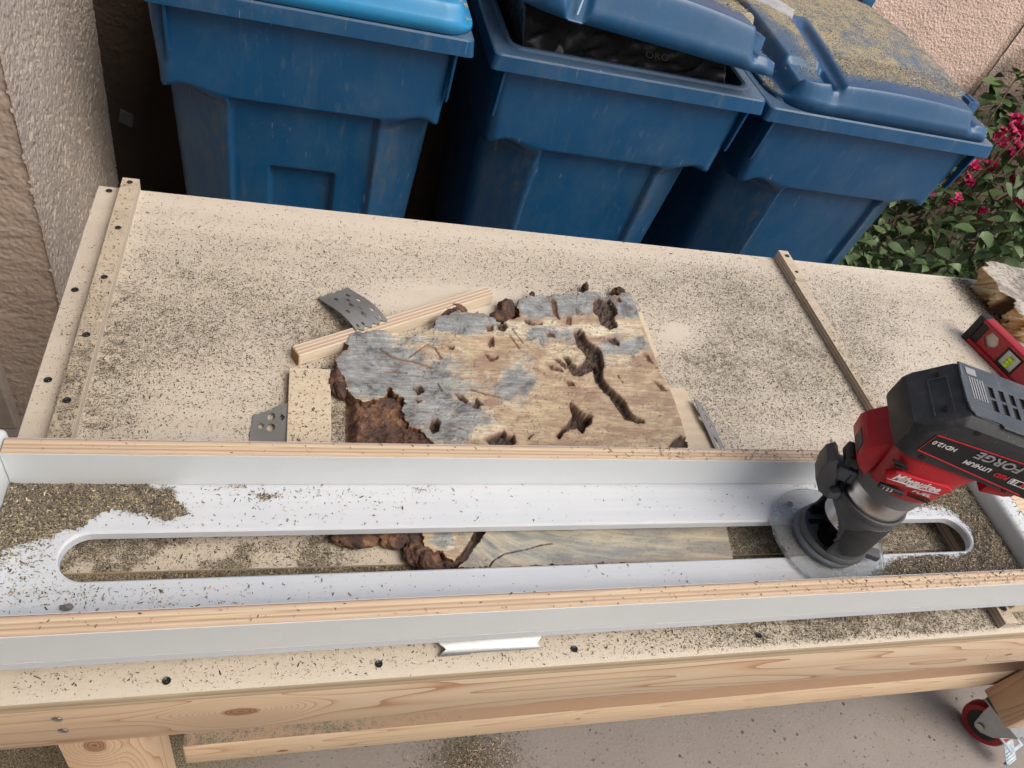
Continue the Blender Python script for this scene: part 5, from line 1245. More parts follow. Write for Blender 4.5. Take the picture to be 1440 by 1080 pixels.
# ------------------------------------------------------------------ level at the right
lv = empty('spirit_level', (1.16, 0.80, 0.0006), math.atan2(-0.108, 0.023) + 0); tag(lv, 'dark red box spirit level standing on edge, partly behind the router', 'level')
# local x runs along the level (towards the viewer), local +y = towards +x world ... face on the local -y side looks left
def L(name, bm, mat, smooth=True): return ob(name, bm, mat, lv, smooth, 35)
Hh = 0.053; Tt = 0.022; LL = 0.42
fy = -1   # outer face side
bm = bmesh.new()
box(bm, 0.012, LL, 0.0, Tt, 0.0, 0.008, 0.0008, 2); box(bm, 0.012, LL, 0.0, Tt, Hh - 0.007, Hh, 0.0008, 2); L('flange', bm, M['level_red'])
# web with hexagonal and vial openings
hexa = [(0.043, Hh * .30), (0.054, Hh * .42), (0.056, Hh * .62), (0.049, Hh * .80), (0.034, Hh * .80), (0.029, Hh * .50)]
def web(mat, name, holes, d0, d1):
    x0, x1, z0, z1 = 0.0118, LL, 0.0078, Hh - 0.0068; st_ = 0.0009
    nx = int((x1 - x0) / st_); nz_ = int((z1 - z0) / st_)
    X, Z_ = np.meshgrid(np.linspace(x0, x1, nx), np.linspace(z0, z1, nz_), indexing='ij'); x = X.ravel(); z = Z_.ravel(); F = gridf(nx, nz_); cx = x[F].mean(1); cz = z[F].mean(1); k = np.ones(len(F), bool)
    for h in holes: k &= ~inside(cx, cz, h)
    V = np.c_[x, np.full_like(x, d0), z]; o = npmesh(name, V, F[k], mat, lv, smooth=False); m = o.modifiers.new('thick', 'SOLIDIFY'); m.thickness = abs(d1 - d0); m.offset = 1 if False else -1; return o
vialh = [(0.072, 0.010), (0.105, 0.010), (0.105, Hh - 0.009), (0.072, Hh - 0.009)]
# the face turned to the camera side: world -x. local axes: x' = (sin,...) ; rotate -78deg => local +y points to +x world
web(M['level_red'], 'web', [hexa, vialh], 0.004, 0.006)
bm = bmesh.new(); prism(bm, [(0.0, 0.0), (0.0, Hh), (0.012, Hh), (0.012, 0.0)], -0.0005, Tt + 0.0005, 'y', 0.0018, 2); box(bm, 0.0122, 0.026, 0.0025, 0.004, 0.009, Hh - 0.008, 0.0006); L('end_cap', bm, M['rubber'])
bm = bmesh.new(); box(bm, 0.026, 0.060, 0.0085, 0.0095, 0.009, Hh - 0.008); L('hex_backing', bm, simple('pale_backing', (0.66, 0.62, 0.55), 0.8))
bm = bmesh.new()
for bx in ((0.0715, 0.1055, 0.0095, 0.0125), (0.0715, 0.1055, Hh - 0.0115, Hh - 0.0085), (0.0715, 0.0745, 0.0125, Hh - 0.0115), (0.1025, 0.1055, 0.0125, Hh - 0.0115)): box(bm, bx[0], bx[1], 0.0015, 0.009, bx[2], bx[3], 0.0006)
L('vial_bezel', bm, M['rubber'])
bm = bmesh.new(); box(bm, 0.0745, 0.1025, 0.005, 0.007, 0.0125, Hh - 0.0115); L('vial_window', bm, M['vialframe'])
bm = bmesh.new(); tube(bm, [(0.0885, 0.0035, 0.0165), (0.0885, 0.0035, 0.034)], 0.0048, 12); L('vial', bm, M['vial'])
bm = bmesh.new(); box(bm, 0.0835, 0.0935, -0.0015, -0.0012, 0.0225, 0.0230); box(bm, 0.0835, 0.0935, -0.0015, -0.0012, 0.0285, 0.0290); L('vial_line', bm, M['hole'])

# second burl block at the right edge
def burl2():
    poly = [(1.296, 0.95), (1.30, 0.915), (1.288, 0.885), (1.30, 0.862), (1.285, 0.835), (1.305, 0.80), (1.34, 0.77), (1.60, 0.70), (1.62, 0.93), (1.5, 0.962), (1.40, 0.965), (1.335, 0.972)]
    pts = []
    P0 = np.array(poly) + np.array([-0.022, -0.004])
    for i in range(len(P0)):
        a = P0[i]; b = P0[(i + 1) % len(P0)]; n = max(2, int(np.hypot(*(b - a)) / 0.0015))
        for k in range(n): pts.append(a + (b - a) * k / n)
    P0 = np.array(pts); N = len(P0); c = P0.mean(0); s = np.arange(N)
    dv = P0 - c; dl = np.linalg.norm(dv, axis=1)[:, None]; dn = dv / dl
    Ls = []; Cs = []
    zs = np.linspace(0.0005, 0.050, 34)
    for z in zs:
        n = fbm(P0[:, 0] * 38 + z * 30, P0[:, 1] * 38 + z * 50, 201, 4); n2 = fbm(P0[:, 0] * 130, P0[:, 1] * 130 + z * 200, 203, 4)
        hol = sm(0.56, 0.64, fbm(P0[:, 0] * 32 + 5, P0[:, 1] * 32 + z * 28, 207, 3))
        off = 0.018 * (n - 0.5) + 0.016 * (n2 - 0.5) - 0.014 * hol * math.sin(math.pi * (z / 0.05)) - 0.012 * (1 - z / 0.05) * sm(0.0, 0.01, 0.06)
        q = P0 + dn * off[:, None]; Ls.append(np.c_[q, np.full(N, z)])
        gold = np.array([0.66, 0.42, 0.18]); cream = np.array([0.80, 0.66, 0.44]); dk = np.array([0.10, 0.05, 0.025]); br = np.array([0.42, 0.23, 0.10])
        m = fbm(P0[:, 0] * 95, P0[:, 1] * 95 + z * 110, 205, 5, 0.6)[:, None]
        cc = br * (0.8 + m) * (1 - sm(0.34, 0.44, m)) + gold * sm(0.34, 0.44, m); cc = cc * (1 - sm(0.48, 0.58, m)) + cream * sm(0.48, 0.58, m); cc = cc * (1 - hol[:, None]) + dk * hol[:, None] * (0.5 + 1.5 * m)
        Cs.append(cc)
    F = []
    nl = len(zs)
    for l in range(nl - 1):
        for i in range(N): j = (i + 1) % N; F.append([l * N + i, l * N + j, (l + 1) * N + j, (l + 1) * N + i])
    base = nl * N; top = Ls[-1]; nr = 40
    for r in range(1, nr + 1):
        f = 1 - r / nr; q = c + (top[:, :2] - c) * f
        zt = 0.050 + 0.0025 * (fbm(q[:, 0] * 60, q[:, 1] * 60, 211, 3) - 0.5)
        Ls.append(np.c_[q, zt]); g = fbm(q[:, 0] * 30, q[:, 1] * 30, 213, 4)[:, None]; sp = sm(0.58, 0.66, fbm(q[:, 0] * 320, q[:, 1] * 320, 215, 2))[:, None]
        cc = np.array([0.62, 0.56, 0.48]) * (1 - sm(0.45, 0.62, g)) + np.array([0.36, 0.33, 0.29]) * sm(0.45, 0.62, g); cc = cc * (1 - 0.75 * sp) + np.array([0.10, 0.08, 0.06]) * 0.75 * sp; Cs.append(cc)
        a = base - N if r == 1 else base + (r - 2) * N
        for i in range(N): j = (i + 1) % N; F.append([a + i, a + j, base + (r - 1) * N + j, base + (r - 1) * N + i])
    k = NT('burl_edge_wood'); f = k.noise(k.coord(), 300, 3, 0.7); mat = k.out(k.mix(k.rng(f, 0.35, 0.7, 0, 0.35), k.attr('col').outputs['Color'], (0.1, 0.06, 0.03)), 0.6, k.bump(f, 0.7, 0.0015))
    o = npmesh('burl_block', np.vstack(Ls), F, mat, smooth=True, attr={'col': np.clip(np.vstack(Cs), 0, 1)}); tag(o, 'thick burl block with a gnarled golden edge at the bench back right corner', 'wood block'); return o
burl2()
P = sample(1.31, 1.6, 0.80, 0.95, 5000, zz(0.5), 0.0515); flakes('sawdust', P, PW_TABLE, 0.0018, 'sawdust specks on the burl block')
P = np.c_[rng.normal(1.275, 0.018, 5000), rng.uniform(0.80, 0.97, 5000), np.abs(rng.normal(0, 0.0025, 5000))]; flakes('sawdust', P, PW_PILE, 0.0022, 'sawdust gathered along the foot of the burl block')

# ------------------------------------------------------------------ bins
LIPY = 1.47
def bin_body(name, parent, w0, taper_in, xoff, subz, has_sub, mat, zl, open_top, D=0.74):
    H = zl - GZ
    h = np.unique(np.concatenate([np.linspace(-0.030, 0.150, 12), np.linspace(0.155, 0.26, 44), np.linspace(0.27, 0.46, 40), np.linspace(0.48, H - 0.01, 14)]))
    nf, nsd = 121, 34
    rings = []; scf = []
    for hh in h:
        w = w0 - 0.010 * sm(0, 0.17, hh) - taper_in * sm(0.170, 0.225, hh) - 0.030 * np.clip((hh - 0.2) / 0.65, 0, 1)
        yf = 0.026 + 0.006 * np.clip(hh / 0.17, 0, 1) + 0.05 * np.clip((hh - 0.2) / 0.65, 0, 1) ** 1.2; yb = D - 0.045 - 0.02 * np.clip(hh / 0.85, 0, 1) - 0.035 * sm(0.17, 0.22, hh)
        xf = np.linspace(-1, 1, nf); r = 0.022
        X = xf * w
        # corner rounding
        e = w - np.abs(X); y = yf + np.where(e < r, r - np.sqrt(np.clip(r * r - (r - e) ** 2, 0, None)), 0)
        y = y + 0.004 * (xf ** 2)
        pw = 0.148
        cen = sm(pw + 0.007, pw - 0.003, np.abs(X)); edge_arch = 0.172 - 0.012 * sm(0.17, 0.24, np.abs(X)) + 0.02 * sm(0.24, 0.29, np.abs(X))
        drop = sm(0, 0.006, hh - 0.172 - 0.004)
        pil_ = sm(0, 0.045, hh - edge_arch + 0.004)
        tt = np.clip((np.abs(X) - pw) / (w - pw + 1e-6), 0, 1)
        y = y + cen * 0.026 * drop + (1 - cen) * (0.010 + 0.085 * tt ** 1.15) * pil_
        # pillar stands forward of the centre panel lower down with a rounded scoop
        y = y + (1 - cen) * (0.012 * sm(0.20, 0.30, hh) * sm(0.30, 0.17, np.abs(X)) * 0)
        if has_sub:
            sx = sm(0.072, 0.066, np.abs(X - 0.0 + 0.0)) * sm(subz, subz + 0.006, hh) * sm(subz + 0.16, subz + 0.154, hh); y = y + 0.022 * sx
        front = np.c_[X + xoff, y, np.full(nf, zl - hh)]
        ysd = np.linspace(y[-1], yb, nsd)[1:]
        right = np.c_[np.full(nsd - 1, w) + xoff, ysd, np.full(nsd - 1, zl - hh)]
        back = np.array([[-w + xoff, yb, zl - hh]]); left = np.c_[np.full(nsd - 2, -w) + xoff, ysd[::-1][1:], np.full(nsd - 2, zl - hh)]
        # hollow in side faces
        rings.append(np.vstack([front, right, back, left]))
        s = np.zeros(len(rings[-1])); s[:nf] = (1 - cen) * (sm(0.18, 0.205, hh) * sm(0.48, 0.24, hh) * (0.35 + 0.65 * np.exp(-((np.abs(X) - 0.175) / 0.03) ** 2)) + 0.35 * sm(0.25, 0.3, hh)); s[nf:] = 0.12 * sm(0.17, 0.2, hh)
        scf.append(s)
    N = len(rings[0]); V = np.vstack(rings); F = []
    idx = np.arange(N)
    for l in range(len(h) - 1):
        a = l * N + idx; b = l * N + (idx + 1) % N; F.append(np.stack([a, b, b + N, a + N], 1))
    F = np.vstack(F); V[:, 1] += LIPY
    o = npmesh(name, V, F, mat, parent, smooth=True, attr={'scuff': np.concatenate(scf), 'dust': np.zeros(len(V))})
    if open_top:
        m = o.modifiers.new('thick', 'SOLIDIFY'); m.thickness = 0.004; m.offset = -1
    return o
def bin_rim(parent, w, D, zl, mat, ribs=True, xo=0.0):
    bm = bmesh.new(); y0, y1 = LIPY, LIPY + D; zt = zl + 0.034
    secs = [(0.026, zl + 0.001, .02), (0.004, zl, .012), (0.0, zl + 0.002, .012), (0.0035, zt - 0.003, .014), (0.007, zt, .014), (0.034, zt + 0.001, .03), (0.036, zt + 0.0065, .03), (0.041, zt + 0.0075, .03), (0.046, zt + 0.004, .03), (0.047, zl - 0.02, .03)]
    R = [[bm.verts.new(p) for p in rrect(-w + i, w - i, y0 + i, y1 - i, r, z, 6)] for i, z, r in secs]; n = len(R[0])
    for a, b in zip(R[:-1], R[1:]):
        for i in range(n): bm.faces.new([a[i], a[(i + 1) % n], b[(i + 1) % n], b[i]])
    bmesh.ops.recalc_face_normals(bm, faces=bm.faces)
    me = bpy.data.meshes.new('rim')
    for f in bm.faces: f.smooth = True
    for e in bm.edges:
        if len(e.link_faces) == 2 and e.calc_face_angle(0) > 0.6: e.smooth = False
    bm.to_mesh(me); bm.free()
    V = np.empty(len(me.vertices) * 3); me.vertices.foreach_get('co', V); V = V.reshape(-1, 3)
    dd = 0.5 * (V[:, 2] > zt - 0.001) * (0.3 + fbm(V[:, 0] * 12, V[:, 1] * 12, 220, 3))
    a = me.attributes.new('dust', 'FLOAT', 'POINT'); a.data.foreach_set('value', dd.astype(np.float32)); a = me.attributes.new('scuff', 'FLOAT', 'POINT'); a.data.foreach_set('value', np.full(len(V), 0.25, np.float32))
    link('rim', me, mat, parent)
    if ribs:
        for s in (-1, 1):
            bm = bmesh.new(); x = s * (w - 0.034) + xo
            prism(bm, [(LIPY + 0.008, zl + 0.002), (LIPY + 0.030, zl + 0.002), (LIPY + 0.036, zl - 0.11), (LIPY + 0.024, zl - 0.11), (LIPY + 0.020, zl - 0.10)], x - 0.003, x + 0.003, 'x', 0.0012, 2); ob('rib', bm, mat, parent, True)
def bin_lid(parent, w, D, z0, mat, front, dustf, tabson=1.0, groove=None, recess=False, hook=(), crown=0.06, name='lid', notch=0.0, corner=0.05, rows=(170, 200)):
    """lid surface as a relief: crown with rounded skirt, low corner tabs, optional trough"""
    nx, ny = rows
    X, Y = np.meshgrid(np.linspace(-w, w, nx), np.concatenate([np.linspace(front, front + 0.16, ny // 2), np.linspace(front + 0.16, D, ny - ny // 2 + 1)[1:]]), indexing='ij'); x = X.ravel(); y = Y.ravel(); yy = y - front
    # plan rounding of the corners: pull the border in
    cr = np.where(x < 0, 0.04 + 0.06 * tabson, 0.04 + 0.03 * (1 - tabson))
    ex = w - np.abs(x); pull = np.where((ex < cr) & (yy < cr), cr - np.sqrt(np.clip(cr * cr - (cr - np.clip(ex, 0, cr)) ** 2, 0, None)), 0)
    ysh = y + pull * np.clip(1 - yy / cr, 0, 1)
    e0 = corner * 0.5 + 0.045 * tabson * sm(0.120, 0.098, yy) * (x > 0); cx = sm(0.0, 0.026, ex - e0); cy = sm(-0.006, 0.020, yy)
    z = 0.012 + crown * cx * cy * (0.82 + 0.42 * (1 - (x / w) ** 2) * (1 if tabson else 0.3)) + 0.010 * sm(0, 0.05, ex) 
    tabs = sm(corner + 0.060, corner + 0.035, ex) * sm(0.12, 0.095, yy)
    z += 0.018 * np.sin(np.pi * np.clip(y / D, 0, 1)) * cx
    z += tabson * 0.016 * sm(0.002, 0.014, ex) * sm(-0.002, 0.012, yy) * sm(0.085, 0.06, ex) * sm(0.12, 0.1, yy) * (x > 0)
    if groove:
        gx0, gy0, gx1, gy1, gw, gd = groove
        t = np.clip((y - gy0) / (gy1 - gy0), -0.5, 1.0); gx = gx0 + (gx1 - gx0) * t; dd = np.abs(x - gx); endf = sm(gy1 + 0.01, gy1 - 0.06, y)
        z = z - gd * sm(gw, gw * 0.25, dd) * endf * cy
    if recess:
        rc = sm(-w + 0.035, -w + 0.06, x) * sm(-0.168, -0.182, x) * sm(0.018, 0.030, yy) * sm(0.135, 0.115, yy + 0.25 * (x + 0.25)); z = z - 0.016 * rc
    if notch:
        z = z - 0.03 * sm(0.03, 0.015, np.abs(x - notch)) * sm(0.03, 0.01, yy)
    dk = dustf(x, y, z); V = np.c_[x, ysh, z]; F = gridf(nx, len(V) // nx); ny_ = len(V) // nx
    # skirt around the border
    bi = np.concatenate([np.arange(0, nx) * ny_, (nx - 1) * ny_ + np.arange(1, ny_), np.arange(nx - 2, -1, -1) * ny_ + ny_ - 1, np.arange(ny_ - 2, 0, -1)]); n = len(bi); base = len(V)
    S1 = V[bi].copy(); S1[:, 2] = 0.004; c0 = np.array([0, D / 2]); dirn = S1[:, :2] - c0; S1[:, :2] += dirn / np.linalg.norm(dirn, axis=1)[:, None] * 0.003
    S2 = S1.copy(); S2[:, :2] -= dirn / np.linalg.norm(dirn, axis=1)[:, None] * 0.008; S3 = S2.copy(); S3[:, 2] = 0.010
    V = np.vstack([V, S1, S2, S3]); j = np.arange(n); j2 = (j + 1) % n
    F = np.vstack([F, np.stack([bi[j], base + j, base + j2, bi[j2]], 1), np.stack([base + j, base + n + j, base + n + j2, base + j2], 1), np.stack([base + n + j, base + 2 * n + j, base + 2 * n + j2, base + n + j2], 1)])
    # underside
    V = V.astype(float); 
    me_attr = {'dust': np.r_[dk, np.zeros(3 * n)], 'scuff': np.full(len(V), 0.15)}
    o = npmesh(name, V, F, mat, parent, smooth=True, attr=me_attr)
    for hx, hy in hook:
        bm = bmesh.new(); prism(bm, [(-0.030, 0), (-0.024, 0.032), (-0.020, 0.034), (0.020, 0.034), (0.030, 0.020), (0.032, 0.0), (0.024, 0.0), (0.018, 0.024), (-0.016, 0.026), (-0.022, 0.0)], -0.016, 0.016, 'x', 0.0015, 2)
        prism(bm, [(-0.024, 0), (-0.020, 0.034), (0.020, 0.034), (0.028, 0.0)], -0.003, 0.003, 'x')
        k_ = ob('lift_tab', bm, mat, o, True); k_.location = (hx, hy, 0.030)
    return o, (x, ysh, z, dk)
cats = dict(group='blue wheeled refuse carts along the wall')
def wheels(root, zl, w, D):
    for s in (-1, 1):
        bm = bmesh.new(); lathe(bm, [(0.05, -0.03), (0.125, -0.03), (0.135, -0.02), (0.135, 0.02), (0.125, 0.03), (0.05, 0.03)], n=36)
        bmesh.ops.transform(bm, matrix=Matrix.Translation((s * (w - 0.05), LIPY + D - 0.145, GZ + 0.137)) @ Matrix.Rotation(math.pi / 2, 4, 'Y'), verts=bm.verts); ob('wheel', bm, M['rubber'], root, True)
def mkbin(cx, zl, w, wb, taper, xo, subz, has_sub, label, open_top, D=0.65):
    r = empty('wheeled_bin', (cx, 0, 0)); tag(r, label, 'bin', cats['group'])
    bin_body('body', r, wb, taper, xo, subz, has_sub, M['bin'], zl, open_top, D); bin_rim(r, w, D, zl, M['bin'], True, xo * 0); wheels(r, zl, wb - 0.06, D); return r
def put(o, x, y, z): o.location = (x, y, z); return o
# bin 1
b1 = mkbin(0.041, 0.043, 0.303, 0.290, 0.002, -0.012, 0.345, True, 'blue wheeled bin with a light blue lid, nearest the stucco pillar', False)
def dirt1(x, y, z): return 0.9 * sm(0.52, 0.62, fbm(x * 40, y * 40, 230, 4)) * sm(0.15, 0.19, x) * sm(0.03, 0.06, y) + 0.03
o, _ = bin_lid(b1, 0.300, 0.63, 0, M['bin_light'], 0.010, dirt1, tabson=0.0, crown=0.036, corner=0.02); put(o, 0.0, LIPY, 0.076)
# bin 2, lid propped up over a black bag
b2 = mkbin(0.7045, 0.028, 0.3225, 0.294, 0.012, 0.0, 0.46, True, 'middle blue wheeled bin with its cracked lid ajar over a black bag', True)
def dust2(x, y, z): return np.clip(0.85 * sm(0.05, 0.12, y) * (0.4 + fbm(x * 9, y * 9, 233, 3)) * sm(0.062, 0.075, z + 0.008) + 0.3 * sm(0.26, 0.30, np.abs(x)), 0, 1)
o2, s2 = bin_lid(b2, 0.3, 0.655, 0, M['bin'], 0.0, dust2, crown=0.058, hook=((0.250, 0.085),), notch=-0.185); put(o2, 0.0, LIPY + 0.76, 0.060); 
tilt = math.radians(-6.9)
for q in [o2]:
    q.location = (0, LIPY, 0.060)
    Tm = Matrix.Translation((0, LIPY + 0.635, 0.062)) @ Matrix.Rotation(tilt, 4, 'X') @ Matrix.Rotation(math.radians(4.2), 4, 'Y') @ Matrix.Translation((0, -0.655, 0))
    q.matrix_local = Tm
# crack line in the lid front (pale stress mark)
bm = bmesh.new(); box(bm, -0.188, -0.1845, -0.0042, -0.0030, 0.008, 0.050, M=Matrix.Rotation(0.05, 4, 'Y')); ob('crack', bm, simple('stress_white', (0.42, 0.60, 0.78), 0.6), o2)
# bin 3
b3 = mkbin(1.372, 0.017, 0.336, 0.305, 0.012, 0.0, 0.46, True, 'right hand blue wheeled bin, closed lid thick with sawdust, by the flowers', False, 0.74)
def dust3(x, y, z):
    g = sm(0.02, 0.034, np.abs(x - (-0.180 + (0.040) * np.clip((y - 0.0) / 0.37, 0, 1)))) ; g = np.where(y > 0.37, 1, g)
    t = sm(0.045, 0.10, y) * (0.55 + 0.75 * fbm(x * 7, y * 7, 240, 4)) * sm(0.30, 0.20, np.abs(x - 0.02) * (1 - 0.3 * sm(0.2, 0.6, y))) ; t = np.maximum(t, 0.8 * sm(0.10, 0.3, y) * (0.4 + 0.8 * fbm(x * 5, y * 5, 242, 3)))
    t = np.maximum(t, 0.75 * (sm(0.285, 0.295, np.abs(x)) * sm(0.25, 0.08, y)))
    return np.clip(t * g, 0, 1) * 0.84
o3, s3 = bin_lid(b3, 0.312, 0.76, 0, M['bin'], 0.010, dust3, groove=(-0.180, 0.0, -0.142, 0.36, 0.024, 0.015), recess=True, hook=((0.272, 0.115),), crown=0.040); put(o3, 0.0, LIPY, 0.050)
bm = bmesh.new(); box(bm, 0.24, 0.285, 0.66, 0.72, 0.05, 0.095, 0.006, 2); box(bm, -0.285, -0.24, 0.66, 0.72, 0.05, 0.095, 0.006, 2); ob('hinge', bm, M['bin'], o3, True)
# flakes lying on the lids
def lidflakes(o, s, n, label, bias=1.3):
    x, y, z, dk = s; p = np.clip(dk, 0, 1) ** bias; area = p / p.sum(); i = rng.choice(len(x), n, p=area)
    P = np.c_[x[i] + rng.uniform(-.002, .002, n), y[i] + rng.uniform(-.0015, .0015, n), z[i]]
    f = flakes('sawdust', P, np.array([.10, .10, .15, .2, .25, .2]), 0.0026, label); bpy.context.view_layer.update(); f.matrix_world = o.matrix_world
lidflakes(o3, s3, 20000, 'sawdust lying thick on the right bin lid'); lidflakes(o2, s2, 9000, 'sawdust on the propped lid of the middle bin')
# black bag in bin 2
nx, ny = 220, 120
X, Y = np.meshgrid(np.linspace(-0.262, 0.262, nx), np.linspace(0.036, 0.40, ny), indexing='ij'); x = X.ravel(); y = Y.ravel()
wx_ = x + 0.03 * fbm(x * 9, y * 9, 249, 3); wy_ = y + 0.03 * fbm(x * 9 + 5, y * 9, 248, 3)
r1 = 1 - np.abs(2 * fbm(wx_ * 6, wy_ * 24 - wx_ * 6, 252, 3) - 1); r2 = 1 - np.abs(2 * fbm(wx_ * 16 + wy_ * 8, wy_ * 44, 254, 2) - 1)
z = -0.012 + 0.115 * sm(0.0, 0.15, y - 0.036) * (0.7 + 0.4 * fbm(x * 4 + 2, y * 4, 256, 2)) + 0.020 * r1 ** 2 + 0.007 * r2 ** 2 - 0.10 * sm(0.238, 0.262, np.abs(x)) - 0.07 * sm(0.05, 0.036, y) - 0.045 * sm(-0.10, -0.24, x)
bg_ = npmesh('trash_bag', np.c_[x + 0.7045, y + LIPY, z + 0.040], gridf(nx, ny), M['bag'], smooth=True); tag(bg_, 'crumpled shiny black trash bag bulging in the open middle bin', 'trash bag')
BV = np.c_[x + 0.7045, y + LIPY, z + 0.040]; bpx, bpy_ = proj(BV)
for (qx, qy, st_, sz) in ((903, 86, 'ORG', 0.022),):
    i_ = int(np.argmin((bpx - qx) ** 2 + (bpy_ - qy) ** 2)); c_ = BV[i_]
    Mx = Matrix.Translation((c_[0], c_[1] - 0.006, c_[2] + 0.010)) @ Matrix.Rotation(math.radians(42), 4, 'X')
    text_obj('lettering', st_, sz, simple('faint_bag_print', (0.13, 0.13, 0.13), 0.6), bg_, Mx, 0, 0.0, 0.0001, 1.2)
# scrap of clear film on bin 2 lid
nx, ny = 40, 24
X, Y = np.meshgrid(np.linspace(0, 0.17, nx), np.linspace(0, 0.07, ny), indexing='ij'); x = X.ravel(); y = Y.ravel(); z = 0.006 + 0.012 * fbm(x * 30, y * 40, 260, 3) + 0.01 * np.sin(x * 18)
k = NT('clear_film'); fm = k.out((0.85, 0.87, 0.88), 0.15, k.bump(k.noise(k.coord(), 90, 3), 0.6, 0.004), Transmission_Weight=0.55, IOR=1.3)
fl = npmesh('plastic_film', np.c_[x, y, z], gridf(nx, ny), fm, smooth=True); fl.location = (0.90, 1.66, 0.196); fl.rotation_euler = (0, 0, -0.55); tag(fl, 'torn scrap of clear plastic film on the middle bin lid', 'plastic scrap')

# ------------------------------------------------------------------ bougainvillea
def leafmesh(name, L_, W_, mat, curl=0.25, n=5):
    V = []; F = []
    for i in range(n + 1):
        t = i / n; w = W_ * math.sin(math.pi * (0.06 + 0.94 * t) ** 0.75) * (1 - 0.15 * t); z = -curl * L_ * (t - 0.3) ** 2 + 0.02 * L_ * math.sin(9 * t)
        V += [(t * L_, -w, z + 0.18 * w), (t * L_, 0, z), (t * L_, w, z + 0.18 * w)]
    for i in range(n):
        a = i * 3; F += [[a, a + 1, a + 4, a + 3], [a + 1, a + 2, a + 5, a + 4]]
    me = bpy.data.meshes.new(name); me.from_pydata(V, [], F); me.materials.append(mat)
    for p in me.polygons: p.use_smooth = True
    return me
lm = [leafmesh('leaf', 0.052, 0.017, M['leaf']), leafmesh('leaf', 0.044, 0.016, M['leaf'], 0.5), leafmesh('leaf', 0.060, 0.021, M['leaf'], 0.1), leafmesh('leaf', 0.036, 0.012, M['leaf'], 0.8)]
bush = empty('bougainvillea', (2.35, 2.05, GZ)); tag(bush, 'bougainvillea shrub with magenta flowers between the right bin and the wall', 'shrub')
bloc = Vector(bush.location)
def bush_pt():
    while True:
        p = np.array([rng.uniform(1.50, 3.4), rng.uniform(1.62, 2.30), rng.uniform(GZ + 0.03, 0.10)])
        top = -0.50 + 0.42 * sm(2.0, 2.75, p[0]) + 0.25 * sm(1.9, 2.2, p[1]) + 0.12 * (vn(p[0] * 5, p[1] * 5, 270) - 0.5)
        if p[2] < top and rng.uniform() < (0.25 + 0.75 * sm(0.35, 0.0, top - p[2])): return p, top - p[2]
pts = [bush_pt() for _ in range(4200)]
pr = np.array([p for p, _ in pts]); px, py = proj(pr)
vis = (px > 1190) & (px < 1450) & (py > 150) & (py < 400)
# the largest, most visible leaves get objects of their own
front_ = np.array([p[1] * 0.5 + d for p, d in pts]); order = np.argsort(np.where(vis, front_, 99))[:290]
sel = set(order.tolist())
def leaf_rot(p):
    return Matrix.Rotation(rng.uniform(0, 2 * math.pi), 4, 'Z') @ Matrix.Rotation(rng.normal(0.35, 0.35), 4, 'Y') @ Matrix.Rotation(rng.normal(0, 0.4), 4, 'X')
bmv = []; bmf = []
for i, (p, d) in enumerate(pts):
    R4 = Matrix.Translation(Vector(p)) @ leaf_rot(p) @ Matrix.Scale(rng.uniform(0.8, 1.45), 4)
    me = lm[rng.integers(0, 4)]
    if i in sel:
        o = bpy.data.objects.new('leaf', me); COL.objects.link(o); o.parent = bush; o.matrix_parent_inverse = Matrix.Translation(-bloc); o.matrix_basis = R4
    else:
        b_ = len(bmv)
        for v in me.vertices: bmv.append(tuple(R4 @ v.co))
        for f in me.polygons: bmf.append([b_ + q for q in f.vertices])
o = npmesh('foliage', bmv, bmf, M['leaf'], None, smooth=True); o.parent = bush; o.matrix_parent_inverse = Matrix.Translation(-bloc); o['kind'] = 'stuff'
# stems
for i in range(16):
    bx = rng.uniform(2.0, 3.1); by = rng.uniform(1.95, 2.22); top = -0.45 + 0.62 * sm(2.0, 2.75, bx) + rng.uniform(-0.1, 0.15); q = [(bx * 0.6 + 0.95, by * 0.4 + 1.25, GZ)]
    for s in range(1, 7): f = s / 6; q.append((bx * 0.6 + 0.95 + (bx - bx * 0.6 - 0.95) * f + rng.normal(0, 0.02), by * 0.4 + 1.25 + (by - by * 0.4 - 1.25) * f + rng.normal(0, 0.02), GZ + (top - GZ) * f))
    bm = bmesh.new(); tube(bm, q, [0.006 * (1 - 0.8 * s / 6) + 0.001 for s in range(7)], 6); o = ob('stem', bm, M['stem'], None, True); o.parent = bush; o.matrix_parent_inverse = Matrix.Translation(-bloc)
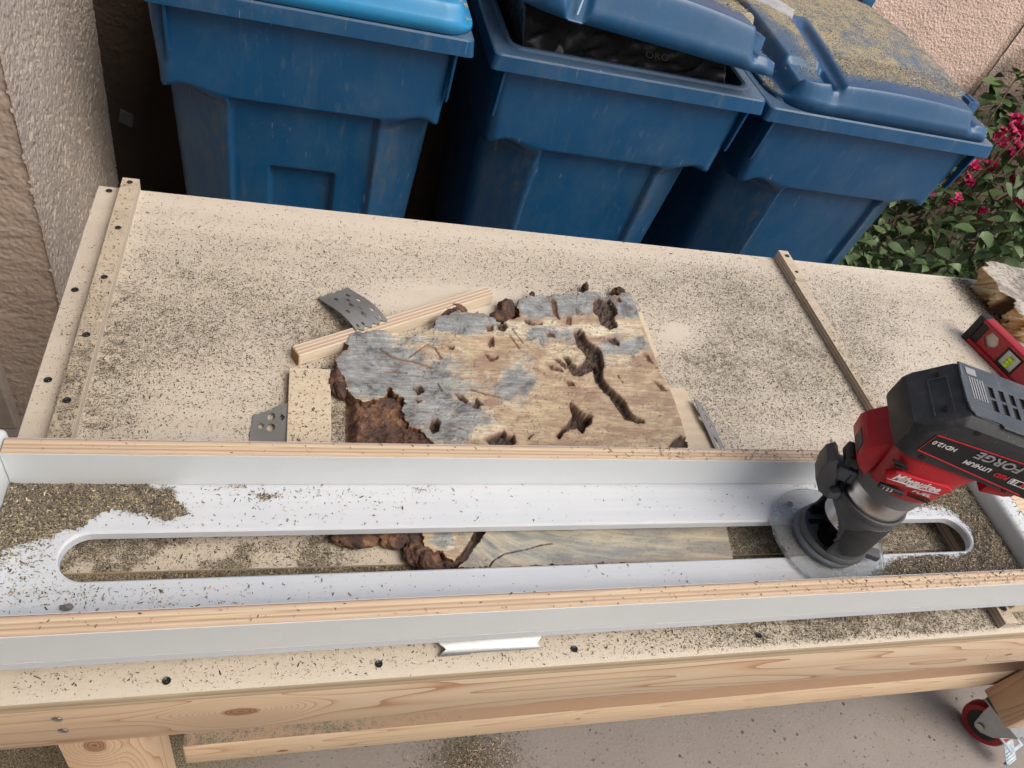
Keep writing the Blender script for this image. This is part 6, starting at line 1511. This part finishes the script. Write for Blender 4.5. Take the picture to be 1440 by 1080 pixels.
# flowers: clusters of papery bracts
def flower():
    bm = bmesh.new()
    for c in range(3):
        for k in range(3):
            a = 2 * math.pi * k / 3 + c * 0.9; R4 = Matrix.Translation((0.010 * math.cos(c * 2.1), 0.010 * math.sin(c * 2.1), 0.006 * c)) @ Matrix.Rotation(a, 4, 'Z') @ Matrix.Rotation(-0.75, 4, 'Y'); n = 4; vs = []
            for i in range(n + 1):
                t = i / n; w = 0.012 * math.sin(math.pi * (0.1 + 0.9 * t) ** 0.8); z = 0.006 * math.sin(3 * t)
                vs.append([bm.verts.new(R4 @ Vector((t * 0.026, s_ * w, z + 0.3 * abs(s_) * w))) for s_ in (-1, 0, 1)])
            for i in range(n):
                for j in range(2): bm.faces.new([vs[i][j], vs[i][j + 1], vs[i + 1][j + 1], vs[i + 1][j]])
    me = bpy.data.meshes.new('flower'); bm.to_mesh(me); bm.free(); me.materials.append(M['bract']); return me
fme = flower()
FL = [(1344, 280), (1380, 302), (1387, 318), (1300, 272), (1338, 258), (1355, 248), (1365, 262), (1345, 165), (1440, 165), (1428, 175), (1436, 190), (1410, 190), (1425, 205), (1440, 212), (1418, 200), (1402, 196), (1420, 222), (1436, 228), (1412, 212), (1438, 245),
      (1424, 285), (1438, 292), (1430, 340), (1392, 240), (1368, 237), (1448, 180), (1452, 200), (1455, 225), (1415, 182), (1430, 215), (1405, 205), (1422, 192), (1442, 200), (1360, 240), (1337, 290), (1445, 300), (1418, 255)]
for (fx, fy) in FL:
    yq = 1.98 + rng.uniform(-0.05, 0.08) if fy < 260 else 1.82 + rng.uniform(-0.05, 0.05)
    d = RW @ np.array([(fx - 720) / FPX, (fy - 540) / FPX, 1.0]); t = yq / d[1]; P_ = CAMP + t * d
    o = bpy.data.objects.new('flower', fme); COL.objects.link(o); o.parent = bush; o.matrix_parent_inverse = Matrix.Translation(-bloc)
    o.matrix_basis = Matrix.Translation(Vector(P_)) @ Matrix.Rotation(rng.uniform(0, 6.28), 4, 'Z') @ Matrix.Rotation(rng.uniform(0.2, 0.9), 4, 'X') @ Matrix.Scale(rng.uniform(0.7, 1.15), 4)
    bm = bmesh.new(); tube(bm, [tuple(P_), tuple(P_ + np.array([0.0, 0.02, -0.09])), tuple(P_ + np.array([rng.uniform(-.04, .04), 0.03, -0.22]))], [0.0008, 0.001, 0.0012], 5); o = ob('stem', bm, M['stem'], None, True); o.parent = bush; o.matrix_parent_inverse = Matrix.Translation(-bloc)
